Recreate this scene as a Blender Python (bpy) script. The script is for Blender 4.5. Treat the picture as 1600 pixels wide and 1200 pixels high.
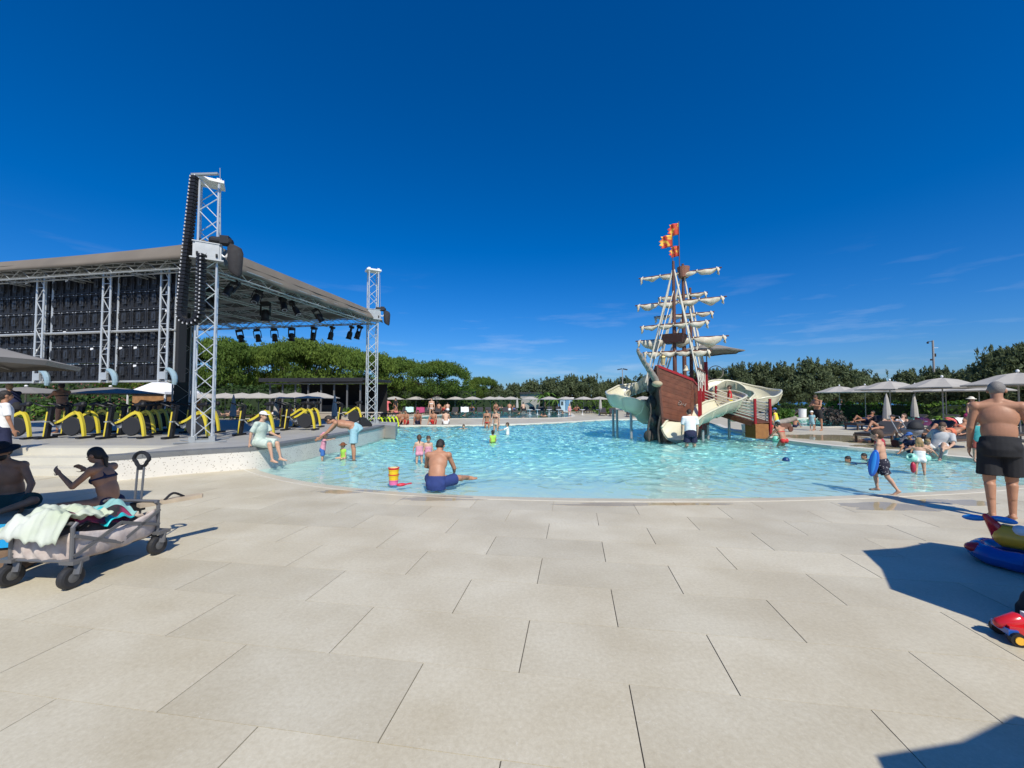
import bpy, bmesh, math, random
import numpy as np
from mathutils import Vector, Matrix, Quaternion
from mathutils.geometry import tessellate_polygon
for o in list(bpy.data.objects): bpy.data.objects.remove(o)
SC = bpy.context.scene
COL = SC.collection
R = math.radians
random.seed(7)
# ---------------------------------------------------------------- camera
F_PX, HOR, CAM_H = 634.0, 624.0, 1.56
PITCH = math.atan((HOR-600)/F_PX)
cam = bpy.data.cameras.new('camera'); camo = bpy.data.objects.new('camera', cam); COL.objects.link(camo)
cam.sensor_width = 36; cam.lens = F_PX/1600*36; cam.clip_start = .05; cam.clip_end = 6000
camo.location = (0, 0, CAM_H); camo.rotation_euler = (math.pi/2+PITCH, 0, 0)
SC.camera = camo
# ---------------------------------------------------------------- sky and sun
SUN_AZ, SUN_EL = R(18), R(47)            # azimuth measured from straight behind the camera towards its right
world = bpy.data.worlds.new('World'); SC.world = world; world.use_nodes = True
wn = world.node_tree.nodes; wl = world.node_tree.links
bg = wn['Background']; bg.inputs['Strength'].default_value = .102
sky = wn.new('ShaderNodeTexSky'); sky.sky_type = 'NISHITA'; sky.sun_disc = False
sky.sun_elevation = SUN_EL; sky.sun_rotation = math.pi-SUN_AZ
sky.altitude = 0; sky.air_density = 1.0; sky.dust_density = .8; sky.ozone_density = 2.6
hs = wn.new('ShaderNodeHueSaturation'); hs.inputs['Saturation'].default_value = 1.2
tint = wn.new('ShaderNodeMixRGB'); tint.blend_type = 'MULTIPLY'; tint.inputs['Fac'].default_value = 1; tint.inputs['Color2'].default_value = (.57, .80, 1.2, 1)
wl.new(sky.outputs[0], tint.inputs['Color1']); wl.new(tint.outputs[0], hs.inputs['Color'])
# thin cirrus streaks low over the trees
tc = wn.new('ShaderNodeTexCoord'); mp = wn.new('ShaderNodeMapping'); mp.inputs['Scale'].default_value = (2.2, 2.2, 16)
nz = wn.new('ShaderNodeTexNoise'); nz.inputs['Scale'].default_value = 2.1; nz.inputs['Detail'].default_value = 7; nz.inputs['Roughness'].default_value = .58
wl.new(tc.outputs['Generated'], mp.inputs[0]); wl.new(mp.outputs[0], nz.inputs['Vector'])
cr = wn.new('ShaderNodeValToRGB'); cr.color_ramp.elements[0].position = .56; cr.color_ramp.elements[1].position = .8
cr.color_ramp.elements[1].color = (.36, .36, .36, 1)
wl.new(nz.outputs['Fac'], cr.inputs[0])
sx = wn.new('ShaderNodeSeparateXYZ'); wl.new(tc.outputs['Generated'], sx.inputs[0])
mr = wn.new('ShaderNodeMapRange'); mr.inputs['From Min'].default_value = .02; mr.inputs['From Max'].default_value = .3
mr.inputs['To Min'].default_value = 1; mr.inputs['To Max'].default_value = 0
wl.new(sx.outputs['Z'], mr.inputs['Value'])
mm = wn.new('ShaderNodeMath'); mm.operation = 'MULTIPLY'; wl.new(cr.outputs[0], mm.inputs[0]); wl.new(mr.outputs[0], mm.inputs[1])
mix = wn.new('ShaderNodeMixRGB'); mix.inputs['Color2'].default_value = (7.5, 8.2, 9.0, 1)
wl.new(mm.outputs[0], mix.inputs['Fac']); wl.new(hs.outputs[0], mix.inputs['Color1']); wl.new(mix.outputs[0], bg.inputs['Color'])
sl = bpy.data.lights.new('sun', 'SUN'); sl.energy = 5.0; sl.angle = R(.55); sl.color = (1, .945, .83)
so = bpy.data.objects.new('sun', sl); COL.objects.link(so)
SUNV = Vector((math.sin(SUN_AZ)*math.cos(SUN_EL), -math.cos(SUN_AZ)*math.cos(SUN_EL), math.sin(SUN_EL)))
so.rotation_euler = SUNV.to_track_quat('Z', 'Y').to_euler(); so.location = (10, -20, 30)
vs = SC.view_settings; vs.view_transform = 'Standard'; vs.look = 'None'; vs.exposure = 0; vs.gamma = 1
SC.cycles.max_bounces = 8; SC.cycles.transparent_max_bounces = 12
# ---------------------------------------------------------------- projection helpers (photo pixel -> place)
def ray(px, py):
    u, v = (px-800)/F_PX, (600-py)/F_PX
    c, s = math.cos(PITCH), math.sin(PITCH)
    return Vector((u, c-v*s, s+v*c))
def gnd(px, py, z=0.0):
    d = ray(px, py); t = (z-CAM_H)/d.z
    return Vector((d.x*t, d.y*t, z))
def at(px, py, Y):
    d = ray(px, py); t = Y/d.y
    return Vector((d.x*t, Y, CAM_H+d.z*t))
# ---------------------------------------------------------------- materials
MATS = {}
def mat(name, col, rough=.6, var=.0, scale=8.0, metal=0.0, bump=0.0, bscale=40.0, col2=None, coat=0.0, spec=.5, trans=0.0, rnd=0.0, detail=5.0, lo=.3, hi=.7, sss=0.0):
    if name in MATS: return MATS[name]
    m = bpy.data.materials.new(name); m.use_nodes = True; MATS[name] = m
    n, l = m.node_tree.nodes, m.node_tree.links
    b = n['Principled BSDF']
    b.inputs['Roughness'].default_value = rough; b.inputs['Metallic'].default_value = metal
    b.inputs['Coat Weight'].default_value = coat; b.inputs['Specular IOR Level'].default_value = spec
    if trans: b.inputs['Transmission Weight'].default_value = trans
    if sss:
        b.inputs['Subsurface Weight'].default_value = sss; b.inputs['Subsurface Radius'].default_value = (.02, .008, .004); b.inputs['Subsurface Scale'].default_value = .5
    c = (*col, 1)
    b.inputs['Base Color'].default_value = c
    src = None
    if var or col2:
        t = n.new('ShaderNodeTexCoord'); nt = n.new('ShaderNodeTexNoise'); nt.inputs['Scale'].default_value = scale; nt.inputs['Detail'].default_value = detail
        l.new(t.outputs['Object'], nt.inputs['Vector'])
        rp = n.new('ShaderNodeValToRGB'); rp.color_ramp.elements[0].position = lo; rp.color_ramp.elements[1].position = hi
        c2 = col2 if col2 else tuple(min(1, x*(1+var)) for x in col)
        c1 = col if col2 else tuple(x*(1-var) for x in col)
        rp.color_ramp.elements[0].color = (*c1, 1); rp.color_ramp.elements[1].color = (*c2, 1)
        l.new(nt.outputs['Fac'], rp.inputs[0]); src = rp.outputs[0]
    if rnd:
        oi = n.new('ShaderNodeObjectInfo'); mrn = n.new('ShaderNodeMapRange')
        mrn.inputs['To Min'].default_value = 1-rnd; mrn.inputs['To Max'].default_value = 1+rnd
        l.new(oi.outputs['Random'], mrn.inputs['Value'])
        vm = n.new('ShaderNodeVectorMath'); vm.operation = 'SCALE'
        if src: l.new(src, vm.inputs[0])
        else: vm.inputs[0].default_value = col
        l.new(mrn.outputs[0], vm.inputs['Scale']); src = vm.outputs[0]
    if src: l.new(src, b.inputs['Base Color'])
    if bump:
        t2 = n.new('ShaderNodeTexCoord'); nb = n.new('ShaderNodeTexNoise'); nb.inputs['Scale'].default_value = bscale; nb.inputs['Detail'].default_value = 4
        l.new(t2.outputs['Object'], nb.inputs['Vector'])
        bp = n.new('ShaderNodeBump'); bp.inputs['Strength'].default_value = bump; bp.inputs['Distance'].default_value = .02
        l.new(nb.outputs['Fac'], bp.inputs['Height']); l.new(bp.outputs[0], b.inputs['Normal'])
    return m
def leaf_mat(name, c1, c2, scale=1.2):
    m = mat(name, c1, .75, col2=c2, scale=scale, spec=.25, rnd=.12)
    n, l = m.node_tree.nodes, m.node_tree.links
    b = n['Principled BSDF']; out = n['Material Output']
    tr = n.new('ShaderNodeBsdfTranslucent'); ms = n.new('ShaderNodeMixShader'); ms.inputs[0].default_value = .22
    tr.inputs['Color'].default_value = (c2[0]*1.2, c2[1]*1.3, c2[2], 1)
    l.new(b.outputs[0], ms.inputs[1]); l.new(tr.outputs[0], ms.inputs[2]); l.new(ms.outputs[0], out.inputs['Surface'])
    return m
# ---------------------------------------------------------------- mesh builder
class MB:
    def __init__(s): s.v = []; s.f = []; s.m = []; s.cm = 0
    def add(s, vs, fs):
        o = len(s.v); s.v += [tuple(v) for v in vs]
        for f in fs: s.f.append(tuple(i+o for i in f)); s.m.append(s.cm)
        return s
    def box(s, c, d, rz=0.0, M=None):
        hx, hy, hz = d[0]/2, d[1]/2, d[2]/2
        P = [Vector((x, y, z)) for z in (-hz, hz) for x, y in ((-hx, -hy), (hx, -hy), (hx, hy), (-hx, hy))]
        if M is not None: P = [M@p for p in P]
        elif rz: P = [Matrix.Rotation(rz, 3, 'Z')@p for p in P]
        P = [p+Vector(c) for p in P]
        return s.add(P, [(3, 2, 1, 0), (4, 5, 6, 7), (0, 1, 5, 4), (1, 2, 6, 5), (2, 3, 7, 6), (3, 0, 4, 7)])
    def bar(s, a, b, w, h, up=(0, 0, 1)):
        a, b = Vector(a), Vector(b); d = (b-a); L = d.length
        if L < 1e-6: return s
        d.normalize(); u = Vector(up); x = d.cross(u)
        if x.length < 1e-4: x = d.cross(Vector((0, 1, 0)))
        x.normalize(); u = x.cross(d)
        M = Matrix((x, d, u)).transposed()
        return s.box((a+b)/2, (w, L, h), M=M)
    def tube(s, pts, r, n=8, cap=True, flat=1.0):
        pts = [Vector(p) for p in pts]; k = len(pts)
        rs = r if isinstance(r, (list, tuple)) else [r]*k
        ref = None; V = []; Fs = []
        for i, p in enumerate(pts):
            d = (pts[min(i+1, k-1)]-pts[max(i-1, 0)])
            if d.length < 1e-9: d = Vector((0, 0, 1))
            d.normalize()
            if ref is None:
                ref = Vector((0, 0, 1)) if abs(d.z) < .9 else Vector((1, 0, 0))
            x = d.cross(ref)
            if x.length < 1e-5: x = d.orthogonal()
            x.normalize(); y = d.cross(x); ref = -y if False else ref
            for j in range(n):
                a = 2*math.pi*j/n
                V.append(p+x*math.cos(a)*rs[i]+y*math.sin(a)*rs[i]*flat)
        for i in range(k-1):
            for j in range(n):
                j2 = (j+1) % n
                Fs.append((i*n+j, i*n+j2, (i+1)*n+j2, (i+1)*n+j))
        if cap:
            Fs.append(tuple(range(n-1, -1, -1))); Fs.append(tuple((k-1)*n+j for j in range(n)))
        return s.add(V, Fs)
    def caps(s, a, b, r0, r1, n=10, flat=1.0, ref=None):
        """tapered capsule"""
        a, b = Vector(a), Vector(b); d = b-a; L = d.length
        d = d.normalized() if L > 1e-6 else Vector((0, 0, 1))
        x = d.cross(Vector(ref)) if ref is not None else d.orthogonal()
        if x.length < 1e-4: x = d.orthogonal()
        x.normalize(); y = d.cross(x)
        rings = []
        for t in (-80, -50, -20): rings.append((math.sin(R(t))*r0, math.cos(R(t))*r0))
        for t in (20, 50, 80): rings.append((L+math.sin(R(t))*r1, math.cos(R(t))*r1))
        V = [a+d*h+x*math.cos(2*math.pi*j/n)*r+y*math.sin(2*math.pi*j/n)*r*flat for h, r in rings for j in range(n)]
        Fs = [(i*n+j, i*n+(j+1) % n, (i+1)*n+(j+1) % n, (i+1)*n+j) for i in range(5) for j in range(n)]
        Fs.append(tuple(range(n-1, -1, -1))); Fs.append(tuple(5*n+j for j in range(n)))
        return s.add(V, Fs)
    def ell(s, c, r, M=None, n=12, k=8, half=None):
        V = []; c = Vector(c)
        lo, hi = (-90, 90) if half is None else half
        for i in range(k+1):
            t = R(lo+(hi-lo)*i/k); t = max(-R(89.5), min(R(89.5), t))
            for j in range(n):
                a = 2*math.pi*j/n
                p = Vector((math.cos(t)*math.cos(a)*r[0], math.cos(t)*math.sin(a)*r[1], math.sin(t)*r[2]))
                if M is not None: p = M@p
                V.append(c+p)
        Fs = [(i*n+j, i*n+(j+1) % n, (i+1)*n+(j+1) % n, (i+1)*n+j) for i in range(k) for j in range(n)]
        Fs.append(tuple(range(n-1, -1, -1))); Fs.append(tuple(k*n+j for j in range(n)))
        return s.add(V, Fs)
    def lathe(s, prof, n=16, c=(0, 0, 0), cap=True, M=None):
        c = Vector(c); V = []
        for r, z in prof:
            for j in range(n):
                p = Vector((r*math.cos(2*math.pi*j/n), r*math.sin(2*math.pi*j/n), z))
                if M is not None: p = M@p
                V.append(c+p)
        k = len(prof)
        Fs = [(i*n+j, i*n+(j+1) % n, (i+1)*n+(j+1) % n, (i+1)*n+j) for i in range(k-1) for j in range(n)]
        if cap: Fs.append(tuple(range(n-1, -1, -1))); Fs.append(tuple((k-1)*n+j for j in range(n)))
        return s.add(V, Fs)
    def prism(s, poly, z0, z1):
        """poly: list of (x,y), ccw"""
        n = len(poly); V = [(x, y, z0) for x, y in poly]+[(x, y, z1) for x, y in poly]
        tri = tessellate_polygon([[Vector((x, y, 0)) for x, y in poly]])
        Fs = []
        for t in tri:
            a, b, c = [Vector((*poly[i], 0)) for i in t]
            if (b-a).cross(c-a).z < 0: t = (t[0], t[2], t[1])
            Fs.append(tuple(i+n for i in t)); Fs.append((t[2], t[1], t[0]))
        for i in range(n):
            j = (i+1) % n; Fs.append((i, j, n+j, n+i))
        return s.add(V, Fs)
    def sheet(s, grid):
        """grid rows of points"""
        k, n = len(grid), len(grid[0])
        return s.add([p for row in grid for p in row], [(i*n+j, i*n+j+1, (i+1)*n+j+1, (i+1)*n+j) for i in range(k-1) for j in range(n-1)])
    def mesh(s, name, mats, smooth=False):
        me = bpy.data.meshes.new(name); me.from_pydata(s.v, [], s.f)
        for m in (mats if isinstance(mats, (list, tuple)) else [mats]): me.materials.append(m)
        if any(s.m): me.polygons.foreach_set('material_index', s.m)
        if smooth: me.polygons.foreach_set('use_smooth', [True]*len(s.f))
        me.update(); return me
    def build(s, name, mats, parent=None, loc=None, rz=0.0, smooth=False):
        return link(name, s.mesh(name, mats, smooth), parent, loc, rz)
def link(name, me, parent=None, loc=None, rz=0.0):
    o = bpy.data.objects.new(name, me); COL.objects.link(o)
    if parent is not None: o.parent = parent
    if loc is not None: o.location = loc
    if rz: o.rotation_euler = (0, 0, rz)
    return o
def tag(o, label=None, cat=None, group=None, kind=None):
    if label: o['label'] = label
    if cat: o['category'] = cat
    if group: o['group'] = group
    if kind: o['kind'] = kind
    return o
def empty(name, loc=(0, 0, 0), rz=0.0, label=None, cat=None, group=None):
    o = bpy.data.objects.new(name, None); COL.objects.link(o); o.empty_display_size = .1
    o.location = loc; o.rotation_euler = (0, 0, rz)
    return tag(o, label, cat, group)
def kids(o): return [c for c in CHILD.get(o.name, [])] if False else list(o.children)
def copy_tree(o, parent=None):
    c = o.copy(); COL.objects.link(c)
    if parent is not None: c.parent = parent
    for ch in list(o.children): copy_tree(ch, c)
    return c
def put(proto, used, loc, rz=0.0, label=None, group=None, scale=None, cat=None):
    """the first call moves the prototype, later calls copy it"""
    if not used: o = proto; used.append(1)
    else: o = copy_tree(proto)
    o.location = loc; o.rotation_euler = (0, 0, rz)
    if scale: o.scale = (scale,)*3
    tag(o, label, cat, group); return o
ORD = ['first', 'second', 'third', 'fourth', 'fifth', 'sixth', 'seventh', 'eighth', 'ninth', 'tenth', 'eleventh', 'twelfth', 'thirteenth', 'fourteenth', 'fifteenth', 'sixteenth', 'seventeenth', 'eighteenth', 'nineteenth', 'twentieth', 'twenty-first', 'twenty-second', 'twenty-third', 'twenty-fourth', 'twenty-fifth', 'twenty-sixth', 'twenty-seventh', 'twenty-eighth', 'twenty-ninth', 'thirtieth']
def catmull(P, n=8, closed=False):
    P = [Vector(p) for p in P]; out = []; k = len(P)
    rng = range(k) if closed else range(k-1)
    for i in rng:
        p0 = P[(i-1) % k] if closed or i > 0 else P[0]*2-P[1]
        p1 = P[i]; p2 = P[(i+1) % k]
        p3 = P[(i+2) % k] if closed or i+2 < k else P[-1]*2-P[-2]
        for j in range(n):
            t = j/n
            out.append(.5*((2*p1)+(p2-p0)*t+(2*p0-5*p1+4*p2-p3)*t*t+(3*p1-p0-3*p2+p3)*t**3))
    if not closed: out.append(P[-1])
    return out
def in_poly(x, y, poly):
    x = np.asarray(x); y = np.asarray(y); ins = np.zeros(x.shape, bool); n = len(poly)
    for i in range(n):
        x1, y1 = poly[i]; x2, y2 = poly[(i+1) % n]
        if y1 == y2: continue
        c = ((y1 > y) != (y2 > y)) & (x < (x2-x1)*(y-y1)/(y2-y1)+x1)
        ins ^= c
    return ins
WORK = bpy.data.scenes.new('workbench')      # holds one piece at a time while it is being joined
def remeshed(mb, voxel, mats, name, smooth_it=4, fac=.5, keep=None):
    """voxel union of overlapping closed pieces -> one continuous surface"""
    me = mb.mesh('tmp', []); ob = bpy.data.objects.new('tmp', me); WORK.collection.objects.link(ob)
    r = ob.modifiers.new('r', 'REMESH'); r.mode = 'VOXEL'; r.voxel_size = voxel; r.use_smooth_shade = True
    if smooth_it:
        sm = ob.modifiers.new('s', 'SMOOTH'); sm.factor = fac; sm.iterations = smooth_it
    WORK.view_layers[0].update(); dg = WORK.view_layers[0].depsgraph
    out = bpy.data.meshes.new_from_object(ob.evaluated_get(dg)); out.name = name
    bpy.data.objects.remove(ob); bpy.data.meshes.remove(me)
    out.materials.clear()
    for m in (mats if isinstance(mats, (list, tuple)) else [mats]): out.materials.append(m)
    return out
USE_CAUSTICS = True
# ================================================================ setting: plaza, pools, sea
WATER = -.055
M_tile = mat('limestone_tile', (.535, .487, .373), .42, bump=.04, bscale=60, col2=(.585, .54, .425), scale=2.1, rnd=.055, detail=9, spec=.3)
def tile_extra(m, strong=1.0):
    # world-space broad mottling, pale veins and damp darker stains on top of the tile colour
    n, l = m.node_tree.nodes, m.node_tree.links; b = n['Principled BSDF']
    src = b.inputs['Base Color'].links[0].from_socket
    g = n.new('ShaderNodeNewGeometry')
    n1 = n.new('ShaderNodeTexNoise'); n1.inputs['Scale'].default_value = 38; n1.inputs['Detail'].default_value = 8; n1.inputs['Roughness'].default_value = .78; n1.inputs['Distortion'].default_value = .15
    l.new(g.outputs['Position'], n1.inputs['Vector'])
    r1 = n.new('ShaderNodeValToRGB'); r1.color_ramp.elements[0].position = .36; r1.color_ramp.elements[0].color = (.89, .87, .835, 1)
    r1.color_ramp.elements[1].position = .66; r1.color_ramp.elements[1].color = (1.08, 1.08, 1.08, 1); l.new(n1.outputs['Fac'], r1.inputs[0])
    mu = n.new('ShaderNodeMixRGB'); mu.blend_type = 'MULTIPLY'; mu.inputs['Fac'].default_value = strong; l.new(src, mu.inputs['Color1']); l.new(r1.outputs[0], mu.inputs['Color2'])
    n2 = n.new('ShaderNodeTexNoise'); n2.inputs['Scale'].default_value = 1.1; n2.inputs['Detail'].default_value = 5
    l.new(g.outputs['Position'], n2.inputs['Vector'])
    r2 = n.new('ShaderNodeValToRGB'); r2.color_ramp.elements[0].position = .38; r2.color_ramp.elements[0].color = (.89, .865, .82, 1); r2.color_ramp.elements[1].position = .62
    l.new(n2.outputs['Fac'], r2.inputs[0])
    m2 = n.new('ShaderNodeMixRGB'); m2.blend_type = 'MULTIPLY'; m2.inputs['Fac'].default_value = 1; l.new(mu.outputs[0], m2.inputs['Color1']); l.new(r2.outputs[0], m2.inputs['Color2'])
    # fine pale flecks
    v = n.new('ShaderNodeTexNoise'); v.inputs['Scale'].default_value = 34; v.inputs['Detail'].default_value = 3; v.inputs['Distortion'].default_value = 2.5
    l.new(g.outputs['Position'], v.inputs['Vector'])
    r3 = n.new('ShaderNodeValToRGB'); r3.color_ramp.elements[0].position = .66; r3.color_ramp.elements[0].color = (0, 0, 0, 1); r3.color_ramp.elements[1].position = .8; r3.color_ramp.elements[1].color = (.7, .7, .7, 1)
    l.new(v.outputs['Fac'], r3.inputs[0])
    m3 = n.new('ShaderNodeMixRGB'); m3.inputs['Color2'].default_value = (.68, .65, .58, 1); l.new(r3.outputs[0], m3.inputs['Fac']); l.new(m2.outputs[0], m3.inputs['Color1'])
    l.new(m3.outputs[0], b.inputs['Base Color'])
    rr = n.new('ShaderNodeMapRange'); rr.inputs['To Min'].default_value = .34; rr.inputs['To Max'].default_value = .62; l.new(n2.outputs['Fac'], rr.inputs['Value']); l.new(rr.outputs[0], b.inputs['Roughness'])
tile_extra(M_tile)
M_deck = mat('far_paving', (.495, .46, .365), .45, col2=(.545, .51, .41), scale=.8, bump=.04, bscale=20, spec=.25)
tile_extra(M_deck, .7)
M_joint = mat('joint_grout', (.10, .09, .075), .9, var=.2)
M_rim = mat('pale_pool_rim', (.66, .62, .52), .45, var=.06, scale=6)
M_basin = mat('pool_mosaic', (.45, .80, .77), .5, col2=(.54, .85, .81), scale=14)
def basin_depth_tint(m):
    # pale beach stone; water's tint by depth is put into the floor colour ('stone')
    n, l = m.node_tree.nodes, m.node_tree.links; b = n['Principled BSDF']; src = b.inputs['Base Color'].links[0].from_socket
    a = n.new('ShaderNodeAttribute'); a.attribute_name = 'stone'
    mx = n.new('ShaderNodeMixRGB'); mx.inputs['Color2'].default_value = (.74, .75, .68, 1)
    l.new(a.outputs['Fac'], mx.inputs['Fac']); l.new(src, mx.inputs['Color1']); l.new(mx.outputs[0], b.inputs['Base Color'])
basin_depth_tint(M_basin)

def gp(pts, z=0.0): return [gnd(x, y, z) for x, y in pts]
near_rim = catmull(gp([(388, 722), (402, 733), (440, 744), (500, 755), (600, 766), (700, 772), (800, 775.5), (950, 778), (1100, 778), (1250, 776), (1400, 770), (1500, 765), (1600, 757)])+[Vector((9.6, 7.15, 0))], 6)
right_edge = catmull([Vector((11.4, 8.0, 0)), Vector((11.2, 9.3, 0))]+gp([(1590, 727), (1520, 717), (1460, 711), (1400, 705), (1300, 697), (1220, 687), (1165, 677), (1135, 670), (1118, 663)]), 4)
far_edge = catmull(gp([(1100, 657), (1040, 655), (985, 655), (940, 656), (900, 658.5), (850, 661), (800, 663), (720, 664.5), (640, 665), (612, 666)]), 4)
STAGE_Z = .48
wall_line = catmull(gp([(600, 664), (585, 668), (560, 673), (520, 680), (470, 688), (430, 694.5), (390, 699), (320, 703), (240, 708), (150, 714)], STAGE_Z), 5)   # top outer edge of the stage wall
wl_pool = [Vector((p.x, p.y, 0)) for p in wall_line if p.x > near_rim[0].x-.15]
pool_poly = [(p.x, p.y) for p in near_rim+right_edge+far_edge+wl_pool]
far_pool = [(p.x, p.y) for p in catmull(gp([(640, 655), (700, 654.2), (780, 653.5), (860, 653), (888, 651.5), (893, 649), (880, 644), (820, 641.5), (760, 641), (712, 643), (690, 648), (650, 651)]), 4, True)]
side_pool = [(p.x, p.y) for p in catmull(gp([(1232, 664), (1290, 667), (1340, 664), (1352, 660), (1335, 656), (1290, 653), (1250, 654), (1225, 658)]), 4, True)]
OUT = [(-150, -40), (150, -40), (150, 95), (-150, 95)]
def sheet_with_holes(outer, holes, z):
    loops = [[Vector((x, y, 0)) for x, y in outer]]+[[Vector((x, y, 0)) for x, y in h] for h in holes]
    flat = [p for lp in loops for p in lp]
    mb = MB(); fs = []
    for t in tessellate_polygon(loops):
        a, b, c = [flat[i] for i in t]
        if (b-a).cross(c-a).z < 0: t = (t[0], t[2], t[1])
        fs.append(tuple(t))
    mb.add([(p.x, p.y, z) for p in flat], fs); return mb
ground = sheet_with_holes(OUT, [pool_poly, far_pool, side_pool], -.008).build('pool_deck', M_deck)
tag(ground, 'pale stone paving round the pools', kind='structure')
# sea beyond the trees
sea_m = mat('sea_water', (.02, .09, .2), .25, var=.2, scale=.05)
tag(MB().add([(-2500, 93, -.7), (2500, 93, -.7), (2500, 4500, -.7), (-2500, 4500, -.7)], [(0, 1, 2, 3)]).build('sea', sea_m), 'blue sea glimpsed between the tree trunks', kind='structure')
# individual limestone tiles of the near plaza (running bond)
TA = R(8.8); TU = Vector((math.cos(TA), -math.sin(TA), 0)); TV = Vector((math.sin(TA), math.cos(TA), 0)); TL, TW, TG, TR = 1.178, .566, .0032, .0016
T0 = Vector((.641, 2.284, 0))
plaza = empty('plaza_floor'); tag(plaza, 'near plaza of large limestone tiles', kind='structure')
tag(MB().add([(-14, -6, -.0065), (13, -6, -.0065), (13, 5.2, -.0065), (-14, 5.2, -.0065)], [(0, 1, 2, 3)]).build('joint_bed', M_joint, plaza))
nr2 = [(p.x, p.y) for p in near_rim]
stage_front = [(p.x, p.y) for p in wall_line]
def clip(poly, p, nrm):
    out = []
    for i in range(len(poly)):
        a, b = poly[i], poly[(i+1) % len(poly)]
        da, db = (a-p).dot(nrm), (b-p).dot(nrm)
        if da >= 0: out.append(a)
        if (da >= 0) != (db >= 0): out.append(a+(b-a)*(da/(da-db)))
    return out
RIMP = [Vector((x, y, 0)) for x, y in nr2]
def clip_by_line(poly, line, inset=0.0, side=1):
    c = sum(poly, Vector())/len(poly)
    k = min(range(len(line)), key=lambda i: (line[i]-c).length)
    if (line[k]-c).length > 1.6: return poly
    d = (line[min(k+1, len(line)-1)]-line[max(k-1, 0)]).normalized()
    nrm = Vector((d.y, -d.x, 0))*side
    return clip(poly, line[k]+nrm*inset, nrm)
STEP_EDGE = gnd(60, 745)          # foot of the lowest step
tile_cells = []
for r in range(-8, 13):
    off = 0 if r % 2 == 0 else TL*.5-.02
    for k in range(-14, 14):
        o = T0+TU*(k*TL+off)+TV*(r*TW)
        q = [o+TU*TG+TV*TR-TV*TW, o+TU*(TL-TG)+TV*TR-TV*TW, o+TU*(TL-TG)-TV*TR, o+TU*TG-TV*TR]
        c = sum(q, Vector())/4
        if c.y < -.6 or c.y > 9.5 or abs(c.x) > 1.30*max(c.y, .8)+1.9: continue
        if in_poly([c.x], [c.y], pool_poly)[0] and min((p-c).length for p in RIMP) > .75: continue
        q = clip_by_line(q, RIMP, .12)
        if len(q) < 3: continue
        if c.x < near_rim[0].x+1.0 and c.y > 6.5:
            WL = [Vector((p.x, p.y, 0)) for p in wall_line][::-1]
            q = clip_by_line(q, WL, .0)
            if len(q) < 3: continue
            if c.y > 8.6 and c.x < -7: continue
        tile_cells.append(q)
tile_cells.sort(key=lambda q: (sum(q, Vector())/len(q)).length)
full = MB(); full.box((0, 0, -.006), (TL-2*TG, TW-2*TR, .012)); full_me = full.mesh('tile', M_tile)
# bev.from_mesh(full_me); bmesh.ops.bevel(bev, geom=[e for e in bev.edges if all(v.co.z > -.001 for v in e.verts)], offset=.001, segments=1, affect='EDGES'); bev.to_mesh(full_me); bev.free()
rest = MB()
for i, q in enumerate(tile_cells):
    dz = random.uniform(-.0007, .0007)
    if len(q) == 4 and abs((q[1]-q[0]).length-(TL-2*TG)) < 1e-3 and abs((q[3]-q[0]).length-(TW-2*TR)) < 1e-3:
        c = sum(q, Vector())/4
        if i < 300: link('tile', full_me, plaza, (c.x, c.y, dz), -TA); continue
    c = sum(q, Vector())/len(q)
    mb = rest if i >= 300 else MB()
    mb.prism([((p-c).x+(c.x if i >= 300 else 0), (p-c).y+(c.y if i >= 300 else 0)) for p in q], -.012, dz)
    if i < 300: mb.build('tile', M_tile, plaza, (c.x, c.y, 0))
if rest.v: tag(rest.build('tile_field', M_tile, plaza), kind='stuff')
# pale rims
def rim(line, name, w, z0, z1, label, closed=False, out=1, thick=.08):
    L = [Vector((p[0], p[1], 0)) for p in line]; n = len(L); g = []
    for i, p in enumerate(L):
        a = L[(i-1) % n] if closed else L[max(i-1, 0)]; b = L[(i+1) % n] if closed else L[min(i+1, n-1)]
        d = (b-a).normalized(); nr = Vector((d.y, -d.x, 0))*out
        g.append([p-nr*.03+Vector((0, 0, z1-thick)), p-nr*.03+Vector((0, 0, z1)), p+nr*w*.5+Vector((0, 0, (z0+z1)/2+.004)), p+nr*w+Vector((0, 0, z0)), p+nr*w+Vector((0, 0, z0-.03))])
    if closed: g.append(g[0])
    o = MB().sheet(g).build(name, M_rim); tag(o, label, kind='structure'); return o
rim(near_rim, 'pool_rim', .24, .005, -.035, 'pale curved rim where the beach entry meets the plaza')
rim(right_edge, 'pool_rim', .26, .022, .018, 'pale rim along the right hand wet deck', thick=.5)
rim(far_edge, 'pool_rim', .3, .022, .018, 'pale rim along the far side of the shallow pool', thick=.5)
rim(far_pool, 'pool_rim', .3, .022, .018, 'pale rim of the far swimming pool', True, thick=.5)
rim(side_pool, 'pool_rim', .26, .022, .018, 'pale rim of the small side pool', True, thick=.5)
# overflow grating: little slots on the beach rim
gr = MB(); NRS = catmull(near_rim, 6)
acc = 0
for i in range(1, len(NRS)):
    acc += (NRS[i]-NRS[i-1]).length
    if acc > .05:
        acc = 0; d = (NRS[i]-NRS[i-1]).normalized(); nr = Vector((d.y, -d.x, 0)); p = NRS[i]+nr*.08
        gr.bar(p+Vector((0, 0, -.017)), p+nr*.085+Vector((0, 0, -.0085)), .022, .01)
g_o = gr.build('overflow_grating', mat('grating_slots', (.42, .41, .37), .6)); tag(g_o, kind='stuff', label='slotted overflow grating along the beach rim')
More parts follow.
